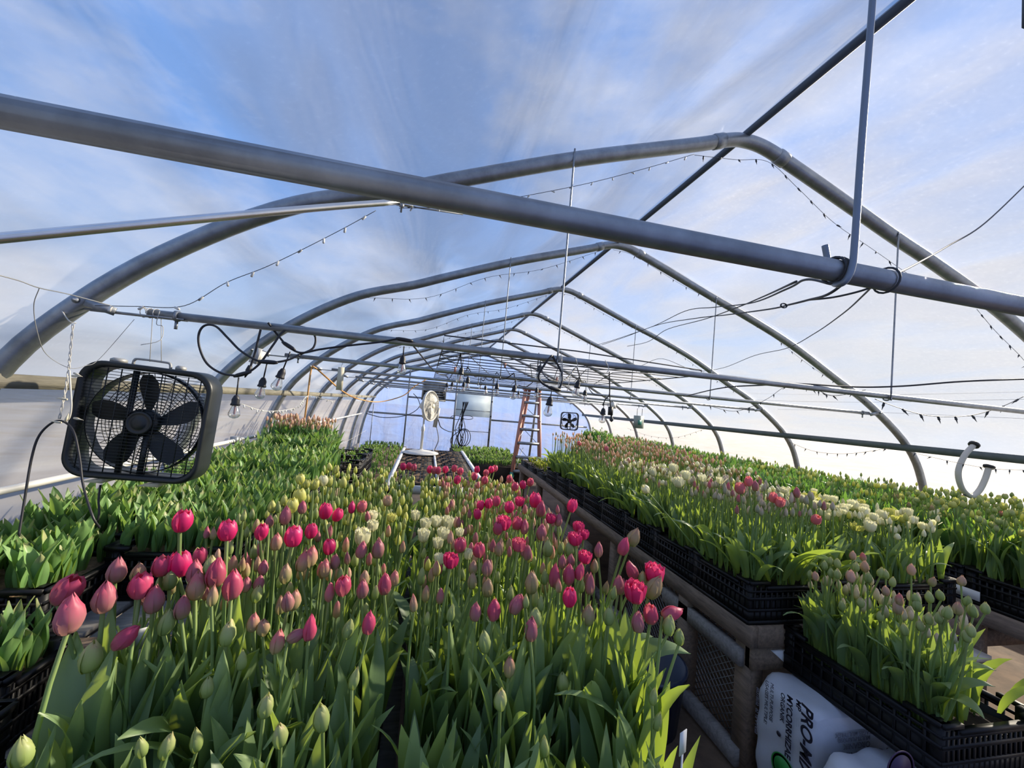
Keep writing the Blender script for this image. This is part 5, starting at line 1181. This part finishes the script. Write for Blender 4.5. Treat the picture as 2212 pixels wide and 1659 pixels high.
wire('power_cable', [U(1480, 868-12, 3.1), U(1560, 838, 2.4), U(1650, 832, 2.0), U(1720, 829, 1.75), U(1850, 836, 1.70), U(1950, 834, 1.62), U(2080, 824, 1.5), U(2240, 818, 1.4)], 'thick black cable running along the second cross pipe to the right edge', .0045, M_cord, 'cable')
for k, (v0, v1, yy) in enumerate(((852, 846, 1.9), (868, 862, 2.3), (888, 905, 1.9))):
    wire('guy_wire', [UXq(1560+60*k, v0-4, 4.3), UXq(1850, v0+1, 4.3), UXq(2230, v1, 4.3)], ['upper thin straight wire along the right wall', 'middle thin straight wire along the right wall', 'lower thin straight wire along the right wall'][k], .0010)
# rack of bent wires lying on the cross pipes
mb = MB(); z = TZ+.030; X0, X1, Y0, Y1 = .05, 1.50, 1.95, 5.2
for y in list(np.arange(Y0, Y1, .19)): mb.tube([(X0, y, z), ((X0+X1)/2, y, z+rng.normal(0, .004)), (X1, y, z)], .0032, 5)
for s, x in ((0, X0), (1, X1)): mb.tube([(x, Y0, z), (x+.02*s, (Y0+Y1)/2, z), (x, Y1, z)], .0032, 5)
for k in range(7): x = X0+.12+k*.2; mb.tube([(x, Y0, z+.004), (x-.12, Y0+.6, z+.03), (x+.14, Y0+1.5, z+.004), (x-.02, Y0+2.4, z+.02), (x+.1, Y1, z+.004)], .0028, 5)
mb.tube([(X0, Y0, z), (X0-.0, Y0, z+.055), (X1*.5, Y0, z+.055), (X1, Y0, z+.03), (X1, Y0, z)], .0036, 5)
solid('wire_rack', mb, M_wire, 'rack of dark bent wires lying across the cross pipes in the middle', 'wire rack', smooth=True)
for k, (u, v) in enumerate(((983, 798), (1091, 790), (1203, 820))):
    solid('tape_strip', MB().box((-.008, -.001, -.02), (.008, .001, .02), o=U(u, v, 2.9)), M_redl, ['left', 'middle', 'right'][k]+' of three rusty orange ties hanging at the wire rack', 'tie')
for k, (P, lab) in enumerate((([U(1211, 768, 1.70), U(1213, 800, 1.70), U(1209, 830, 1.70), U(1208, 848, 1.71)], 'bundle of white twine hanging from the second cross pipe in the middle'), ([U(1244, 774, 1.70), U(1245, 792, 1.70), U(1236, 800, 1.70), U(1228, 845, 1.71)], 'bent length of white twine right of the twine bundle'), ([U(1308, 778, 1.70), U(1312, 795, 1.70), U(1310, 805, 1.70)], 'short white string tied at the cross pipe right of the twines'))):
    mb = MB(); Q = spline(P, 6)
    for j in range(5 if k == 0 else 1): mb.tube([p+A(.006*math.sin(j*2+i*.25), .003*math.cos(j+i*.3), 0) for i, p in enumerate(Q)], .0018, 5)
    solid('twine', mb, M_twine, lab, 'twine')

# ------------------------------------------------------------------ cords, boxes, ladder
solid('extension_cord', MB().tube(spline([U(649, 965, 4.5), U(656, 920, 4.5), U(664, 860, 4.5), U(672, 800, 4.55), U(680, 794, 4.56), U(705, 815, 4.7), U(740, 845, 5.3), U(775, 862, 6.2), U(820, 868, 7.0), U(870, 855, 7.2), U(895, 835, 7.3), U(920, 820, 7.4)], 8), .009, 6), M_orange, 'orange extension cord hanging from the left end of a cross pipe in a long sag', 'cord', smooth=True)
mb = MB()
for k in range(7):
    a_ = [U(1000+k*2, 868, 10.2), U(998+rng.normal(0, 3), 900, 10.2), U(996+rng.normal(0, 5), 925, 10.2), U(992+rng.normal(0, 8), 950, 10.2), U(990+rng.normal(0, 8), 985, 10.2)]; mb.tube(spline(a_, 5), .010, 5)
for k in range(3): cc = U(997+k*3, 945, 10.15); mb.tube([cc+A(.10*math.cos(q)*(1+k*.3), 0, .22*math.sin(q)) for q in np.arange(20)*2*PI/20], .010, 5, True)
for s in (-1, 1): cc = U(998+s*12, 902, 10.15); mb.tube([cc+A(.14*math.cos(q), 0, .05*math.sin(q)) for q in np.arange(16)*2*PI/16], .008, 5, True)
solid('cord_bundle', mb, M_cord, 'tangle of black cords hanging in the door frame at the end wall', 'cords', smooth=True)
wire('sagging_cable', [U(791, 893, 11.3), U(830, 902, 11.2), U(878, 897, 11.2), U(905, 880, 11), U(903, 862, 11), U(893, 850, 11)], 'thin cable sagging beside the thin post at the end wall', .010, M_cord, 'cable')
wire('sagging_cable', [U(946, 905, 6.2), U(955, 925, 7), U(980, 932, 8.5), U(1000, 912, 9.8)], 'black cable sagging between the power strip and the cord tangle', .008, M_cord, 'cable')
wire('sagging_cable', [U(943, 922, 5.9), U(947, 950, 5.8), U(938, 975, 5.7), U(940, 995, 5.6)], 'black cable dropping from the power strip to the seedling table', .006, M_cord, 'cable')
s0 = U(943, 902, 5.75); solid('power_strip', MB().box((-.028, -.02, -.14), (.028, .02, .14), roty(.10), s0), M_grey, 'grey power strip hanging beside the head of the pedestal fan', 'power strip')
solid('strip_wire', MB().tube([s0+A(.0, 0, .13), A(s0[0]+.01, 6.04, TZ)], .002, 4), M_wire, 'thin wire holding the power strip under a cross pipe', 'wire')
b0 = U(1380, 911, 6.0)
t = thing('control_box', 'grey-green timer box hanging under a cross pipe at the right', 'box', b0)
part('case', MB().box((-.07, -.04, -.11), (.07, .05, .10), rotz(.2), b0), M_box, t); part('face', MB().box((-.055, -.044, -.05), (.02, -.039, .03), rotz(.2), b0), M_teal, t, label='teal front panel')
part('strap', MB().tube([b0+A(-.04, 0, .10), b0+A(-.04, 0, .22)], .004, 5).tube([b0+A(.05, 0, .10), b0+A(.05, 0, .22)], .004, 5), M_wire, t)
b1 = U(1318, 887, 2.75)
t = thing('outlet_adapter', 'black socket adapter hanging on a cord right of the lowest bulb', 'adapter', b1); part('body', MB().box((-.012, -.012, -.035), (.018, .012, .03), o=b1), M_cord, t); part('plug', MB().lathe([(.006, 0), (.008, .02), (.016, .03), (.014, .045), (.002, .055)], b1+A(.012, 0, -.03), (.1, 0, -1), 8), M_wire, t)
part('cord', MB().tube(spline([b1+A(0, 0, .03), U(1317, 850, 2.72), U(1316, 805, 2.70)], 5), .004, 5), M_cord, t)
b2 = U(1324, 877, 4.4); solid('sensor_box', MB().box((-.035, -.02, -.03), (.03, .02, .04), o=b2).tube([b2+A(0, 0, .03), A(b2[0], 4.602, TZ)], .003, 4), M_white, 'small white box hanging behind the socket adapter', 'box')
# stepladder
L0 = 8.0; la, lc = U(1112, 1000, L0), U(1166, 1000, L0); lt0, lt1 = U(1139, 858, L0+.35), U(1161, 858, L0+.35)
t = thing('stepladder', 'tall stepladder with orange rails and grey rungs near the end wall', 'ladder', ((la[0]+lc[0])/2, L0, 0))
fx0, fx1, tx0, tx1, zt = la[0]-.06, lc[0]+.03, lt0[0]-.05, lt1[0]+.03, EYE+.40
for xa, xb in ((fx0, tx0), (fx1, tx1)): part('rail', MB().beam((xa, L0, 0), (xb, L0+.35, zt), .05, .09), M_redl, t)
xm = (fx0+fx1)/2; part('rear_rail', MB().beam((xm-.04, L0+1.1, 0), (xm+.05, L0+.45, zt), .05, .06), M_redl, t); part('rear_rail', MB().beam((fx1+.0, L0+1.1, 0), (tx1, L0+.45, zt), .04, .06), M_galv2, t)
for k in range(1, 7):
    f = k/7; part('rung', MB().box((fx0+(tx0-fx0)*f, L0+.35*f-.04, zt*f-.028), (fx1+(tx1-fx1)*f, L0+.35*f+.04, zt*f+.028)), M_galv, t)
for k in range(3):
    z = .35+k*.5; part('brace', MB().tube([(fx0+.1, L0+.1, z), (xm+.1, L0+.8, z+.35)], .008, 4).tube([(fx1-.05, L0+.1, z), (xm, L0+.8, z+.35)], .008, 4), M_galv2, t)
part('top_cap', MB().box((tx0-.03, L0+.28, zt-.02), (tx1+.03, L0+.52, zt+.03)), M_redl, t)
for xa in (fx0, fx1): part('foot', MB().beam((xa, L0, 0), (xa+(tx0-fx0)*.12*(1 if xa == fx0 else -1), L0+.04, zt*.13), .056, .096), M_teal, t, label='teal painted ladder foot')

# ------------------------------------------------------------------ seedling table and what stands at the back
tx_, ty_ = (-.292, .612), (3.62, 6.15)
t = thing('seedling_table', 'white framed table with plug trays of seedlings behind the centre bed', 'table', (.16, 4.9, 0))
part('frame', MB().box((tx_[0], ty_[0], TBZ-.05), (tx_[0]+.04, ty_[1], TBZ+.05)).box((tx_[1]-.04, ty_[0], TBZ-.05), (tx_[1], ty_[1], TBZ+.05)).box((tx_[0], ty_[0], TBZ-.05), (tx_[1], ty_[0]+.04, TBZ+.02)).box((tx_[0], ty_[1]-.04, TBZ-.05), (tx_[1], ty_[1], TBZ+.02)), M_paint, t)
part('top', MB().box((tx_[0]+.04, ty_[0]+.04, TBZ-.03), (tx_[1]-.04, ty_[1]-.04, TBZ-.01)), M_wood2, t)
for x in (tx_[0]+.05, tx_[1]-.11):
    for y in (ty_[0]+.05, ty_[1]-.11): part('leg', MB().box((x, y, 0), (x+.06, y+.06, TBZ-.03)), M_wood2, t)
part('divider', MB().box((.15, ty_[0]+.04, TBZ-.01), (.175, ty_[1]-.04, TBZ+.052)), M_paint, t)
def plug_mb(w, l):
    mb = MB(); mb.box((-w/2, -l/2, 0), (w/2, l/2, .004)); n, m = 11, 15
    for i in range(n+1): x = -w/2+w*i/n; mb.box((x-.003, -l/2, .004), (x+.003, l/2, .045))
    for j in range(m+1): y = -l/2+l*j/m; mb.box((-w/2, y-.003, .004), (w/2, y+.003, .0445))
    return mb
PLM = plug_mb(.40, .58).mesh('tray', M_blk); PSM = soil_mb(.43, .61, .041).mesh('seedling_soil', mat('seedling_compost', (.20, .12, .06), .95, 0, .6, 90, .6), True)
for r in range(4):
    for cidx, x in enumerate((-.055, .378)):
        t = thing('plug_tray', 'black plug tray of brown compost, %s from the front, %s side of the table' % (['first', 'second', 'third', 'fourth'][r], ['left', 'right'][cidx]), 'tray', (x, 3.98+r*.62, TBZ-.009), 'plug trays on the seedling table')
        link('tray', PLM, t); link('compost', PSM, t)
for i, (x, y, lab) in enumerate(((-.78, 3.72, 'black crate of small sprouts standing at the end of the left bench, nearer one'), (-.80, 4.30, 'black crate of small sprouts at the end of the left bench, farther one'))):
    pass
mb = MB()
for k in range(320): x, y = rng.uniform(-1.5, -.5), rng.uniform(6.6, 11.2); mb.merge(SPM[k % 8], rotz(k), (x, y, .30), .8)
for k in range(520): x, y = rng.uniform(.75, 2.3), rng.uniform(8.2, 11.0); mb.merge(SPM[k % 8], rotz(k), (x, y, .36), .8)
solid('seedling_bed', mb, M_leafy, 'low green beds of young plants on the ground at the far end', 'plants', kind='stuff', smooth=True, attr=True)
solid('low_bed', MB().box((.72, 8.15, 0), (2.35, 11.05, .34)), M_soil, 'low soil bed on the right of the door at the far end', 'bed'); solid('low_bed', MB().box((-1.55, 6.5, 0), (-.45, 11.25, .28)), M_floor, 'low soil bed on the left of the door at the far end', 'bed')
for k, y in enumerate((5.15, 5.65, 6.12)):
    crate('s', 'seed_tray', .50, .44, .08, .07, M_soil, 'shallow black seed tray, %s of three at the far end of the long bench' % ['first', 'second', 'last'][k], 1.85, y, BZ+.005, 'seed trays on the long bench')
mb = MB()
for k in range(150): mb.merge(SPM[k % 8], rotz(k), (rng.uniform(1.65, 2.08), rng.uniform(4.98, 6.3), BZ+.07), .55)
solid('seedlings', mb, plant_mat('seedling_leaf', [(0, (.2, .22, .05)), (1, (.28, .32, .06))], .5, .35, (.4, .45, .05)), 'yellow-green seedlings in the shallow trays at the far end of the long bench', 'seedlings', kind='stuff', smooth=True, attr=True)
for k, (x, y, z) in enumerate(((2.45, 5.35, BZ+.005), (2.45, 5.35, BZ+.21), (2.62, 5.9, BZ+.005))):
    crate('e', 'empty_crate', .60, .40, .19, 0, None, ['lower empty black crate of the pair behind the peach tulips', 'upper empty black crate of the pair behind the peach tulips', 'single empty black crate at the far corner of the long bench'][k], x, y, z)
mb = MB()
for k in range(70):
    a = rng.random()*6.28; r_ = .33*math.sqrt(rng.random()); low_plant(mb, 3.50+r_*math.cos(a), 7.6+r_*math.sin(a)*.7, BZ+.2, rng.uniform(.25, .45)*(1.1-r_), 'slim', 2, 4, .34, .11, (.1, .9), 1.)
solid('bushy_tulips', mb, [M_leafd, M_stem, MB_['green']], 'bushy clump of tall green tulips rising at the far end of the right benches', 'tulips', kind='stuff', smooth=True, attr=True)
# white U-shaped tube on the wall bench
c0 = U(2105, 1020, 2.1); P = [U(2103, 962, 2.1), U(2083, 985, 2.1), U(2070, 1020, 2.1), U(2078, 1055, 2.1), U(2098, 1072, 2.1), U(2115, 1060, 2.1), U(2128, 1035, 2.1), U(2136, 1010, 2.1)]
t = thing('u_tube', 'pale U-shaped tube with black ends rising from the tulips by the right wall', 'tube', P[4]); Q = spline(P, 6)
part('tube', MB().tube(Q, .017, 12), M_foam, t, True)
for e, d in ((Q[0], Q[0]-Q[2]), (Q[-1], Q[-1]-Q[-3])): part('end_cap', MB().lathe([(.024, -.006), (.031, 0), (.031, .014), (.020, .020)], e, d, 14), M_cord, t, True)
part('stake', MB().tube([Q[20]-A(0, 0, .0), A(Q[20][0], Q[20][1], RSO-.02)], .008, 6), M_wire, t)

# ------------------------------------------------------------------ bales, litter
def bale(name, x0, x1, y0, y1, z0, z1, label, rz=0.):
    t = thing(name, label, 'bag', ((x0+x1)/2, (y0+y1)/2, z0)); nx, nz, ny = 18, 18, 8
    w, d, h = (x1-x0)/2, (y1-y0)/2, (z1-z0)/2; V = []; 
    mb = MB()
    def pt_(a, b, c):            # a, b, c in -1..1 -> pillow
        k = 7.; n_ = (abs(a)**k+abs(b)**k+abs(c)**k)**(1/k); a, b, c = a/n_, b/n_, c/n_
        wv = .007*math.sin(9*a+5*c)*math.cos(7*c+3*b)
        return ((x0+x1)/2+a*(w+wv), (y0+y1)/2+b*(d+wv*.6), (z0+z1)/2+c*(h+wv))
    L = np.linspace(-1, 1, 17)
    for s in (-1, 1):
        mb.grid([[pt_(a, s, c) for a in (L if s < 0 else L[::-1])] for c in L]); mb.grid([[pt_(s, b, c) for b in (L[::-1] if s < 0 else L)] for c in L]); mb.grid([[pt_(a, b, s) for a in L] for b in (L if s > 0 else L[::-1])])
    part('wrapper', mb, M_bag, t, True); return t
def text(par, s, loc, size, rot, m, name='lettering', shear=0., bold=0.):
    cu = bpy.data.curves.new(name, 'FONT'); cu.body = s; cu.size = size; cu.extrude = .0004; cu.shear = shear; cu.offset = bold; cu.materials.append(m)
    cu.align_x = 'LEFT'; cu.align_y = 'CENTER'
    ob = bpy.data.objects.new(name, cu); C.objects.link(ob); me = bpy.data.meshes.new_from_object(ob); bpy.data.objects.remove(ob); o = bpy.data.objects.new(name, me); C.objects.link(o); o.parent = par; o.location = tuple(A(*loc)-A(*par['wl'])); o.rotation_euler = rot; return o
# first bale: its long side shows to the left, print running downwards; its end faces the camera, print upside down
BX, BY0 = 1.60, 1.31
b1 = bale('potting_mix_bale', BX, 2.16, BY0, 1.60, .0, .512, 'white plastic bale of potting mix under the black crate, its print running downwards')
def face_text(par, s_, p, size, cols_, m, **k):
    o = text(par, s_, p, size, (0, 0, 0), m, **k); o.rotation_euler = Matrix(np.array(cols_, float).T.tolist()).to_euler(); return o
def UXp(u, v, x): d = ray(u, v); return A(x, x/d[0], EYE+d[2]*x/d[0])
FS = [(0, 0, -1), (0, -1, 0), (-1, 0, 0)]; FE = [(-1, 0, 0), (0, 0, -1), (0, -1, 0)]
xf = BX-.006
for s_, u, v, sz, m, kw in (('PRO-MIX', 1743, 1524, .068, M_ink, dict(shear=.15, bold=.0018)), ('MP', 1725, 1513, .030, M_ink, dict(bold=.0008)), ('MYCORRHIZAE', 1706, 1503, .036, M_ink, dict(bold=.0010)), ('ORGANIK', 1691, 1497, .026, M_ink, dict(bold=.0005)),
        ('MULTI-PURPOSE', 1668, 1476, .022, M_ink, {}), ('USAGES MULTIPLES', 1657, 1470, .022, M_ink, {}), ('80318032  02 18 4 14:02', 1637, 1485, .020, M_ink2, {})):
    face_text(b1, s_, UXp(u, v, xf), sz, FS, m, **kw)
for k in range(3): face_text(b1, '- - - - - - - -', UXp(1722+k*4, 1550, xf), .008, FS, M_ink2)
q = UXp(1682, 1585, xf); part('dot', MB().lathe([(.010, 0), (.010, .001)], q, (-1, 0, 0), 16), M_ink, b1)
q = UXp(1692, 1664, xf); part('green_disc', MB().lathe([(.045, 0), (.045, .001)], q, (-1, 0, 0), 32).lathe([(.058, 0), (.058, .0012), (.053, .0012), (.053, 0)], q, (-1, 0, 0), 32), M_grn, b1, label='green round mark')
yf = BY0-.006
for s_, u, v, sz, m in (('MYCORRHIZAE', 1938, 1621, .050, M_ink2), ('ORGANIK', 1880, 1606, .030, M_ink2), ('MULTI-PURPOSE', 1880, 1592, .022, M_ink2), ('USAGES MULTIPLEX', 1888, 1580, .022, M_ink2)):
    p = U(u, v, yf); face_text(b1, s_, p, sz, FE, m, bold=.0006)
q = U(1845, 1668, yf); part('green_disc', MB().lathe([(.05, 0), (.05, .001)], q, (0, -1, 0), 32).lathe([(.066, 0), (.066, .0012), (.060, .0012), (.060, 0)], q, (0, -1, 0), 32), M_grn, b1, label='green round mark')
b3 = bale('potting_mix_bale', 1.56, 2.02, .92, 1.27, .0, .44, 'white bale with a dark round logo, lowest in front under the black crate')
q = U(1945, 1662, .914); part('logo', MB().lathe([(.040, 0), (.040, .001)], q, (0, -1, 0), 32).lathe([(.052, 0), (.052, .0012), (.047, .0012), (.047, 0)], q, (0, -1, 0), 32), M_purp, b3, label='dark round logo')
mb = MB(); G = np.zeros((14, 14, 3)); cc = UZ(2120, 1645, .40)
for i in range(14):
    for j in range(14):
        a, b = i/13*2-1, j/13*2-1; rr_ = math.sqrt(a*a+b*b); G[i, j] = cc+A(a*.17, b*.13, .10*math.exp(-rr_*rr_*1.6)-.05+rng.normal(0, .014))
mb.grid(G); solid('plastic_sheet', mb, M_clear, 'crumpled clear plastic bag at the bottom right corner', 'plastic bag', smooth=True)
solid('bag_support', MB().box((2.22, .80, 0), (2.62, 1.12, .36)), M_wood2, 'low wooden box under the crumpled clear plastic', 'box')
mb = MB(); G = np.zeros((8, 8, 3)); cc = UZ(2080, 1600, .42)
for i in range(8):
    for j in range(8): a, b = i/7*2-1, j/7*2-1; G[i, j] = cc+A(a*.05, .02*math.sin(3*a+2*b)+rng.normal(0, .003), b*.055*(1-.2*a*a))
mb.grid(G); solid('paper_bag', mb, M_card, 'torn tan paper scrap lit by the sun below the crate corner', 'paper', smooth=True)
for k in range(5):
    x, y = rng.uniform(2.5, 2.75), rng.uniform(1.25, 1.5)
    solid('scrap_board', MB().box((-.20, -.04, 0), (.20, .04, .02), rotz(rng.uniform(0, 3)), (x, y, .001+.021*k)), M_wood2, 'weathered scrap board lying in the heap between the right benches', 'board', 'scrap boards between the right benches')
k_tag = lambda l: 'crate behind' not in l
# plant tags and the bucket in the walkway
for (u, v, z, rz, lab) in ((558, 1168, EYE-.66, .3, 'white plastic tag clipped to a crate behind the ragged pink tulip'), (308, 1368, .92, .6, 'white plant tag behind the slim leaning tulip'), (1476, 1592, .72, .4, 'white plant tag at the right front corner of the centre bed')):
    p = UZ(u, v, z); k = min(1, .60/abs(p[0])) if k_tag(lab) else 1; p = A(p[0]*k, p[1]*k, EYE+(p[2]-EYE)*k); solid('plant_tag', MB().box((-.012, -.0008, -.035), (.012, .0008, .012), rotz(rz), p).box((-.003, -.0007, min(-.05, CSOIL-p[2]-.01)), (.003, .0007, -.03), rotz(rz), p), M_paint, lab, 'tag')
solid('walkway_tub', MB().lathe([(.17, 0), (.20, .30), (.21, .30), (.21, .32), (.195, .32), (.165, .02)], (1.30, 2.0, 0), n=28), mat('navy_tub', (.02, .03, .06), .4), 'dark blue tub on the ground in the walkway beside the long bench', 'tub', smooth=True)
for k in range(5):
    x, y = rng.uniform(.85, 1.4), 2.4+k*.8; solid('walkway_board', MB().box((-.06, -.5, 0), (.06, .5, .03), rotz(rng.normal(0, .15)), (x, y, .002)), M_wood2, 'grey board lying on the ground of the walkway, number %s from the near end' % ['one', 'two', 'three', 'four', 'five'][k], 'board', 'boards on the walkway ground')
sh = U(1150, 1075, 3.3); solid('pallet_side', MB().box((1.45, 3.2, 0), (1.50, 4.6, .50)).box((1.42, 3.2, .10), (1.45, 4.6, .18)).box((1.42, 3.2, .34), (1.45, 4.6, .42)), M_wood, 'brown wooden pallet standing on edge against the far part of the long bench', 'pallet')
# dress the far end of the left bench
crate('lb', 'bulb_crate', .52, .40, .20, .12, M_soil, 'tall black slatted crate at the walkway end of the left bench, nearer of two', -.80, 3.98, LZ+.02); crate('lb', 'bulb_crate', .52, .40, .20, .12, M_soil, 'tall black slatted crate at the walkway end of the left bench, farther of two', -.80, 4.41, LZ+.02)
mb = MB()
for k in range(60): mb.merge(SPM[k % 8], rotz(k), (rng.uniform(-1.02, -.58), rng.uniform(3.82, 4.57), LZ+.14), .5)
solid('sparse_sprouts', mb, M_leafy, 'thin scatter of small sprouts in the two slatted crates past the left bench sprouts', 'sprouts', kind='stuff', smooth=True, attr=True)
solid('bench_lip', MB().box((-.67, 3.75, LZ-.04), (-.60, 4.2, LZ)), M_wood, 'bare wooden edge sticking out in front of the two slatted crates', 'board')
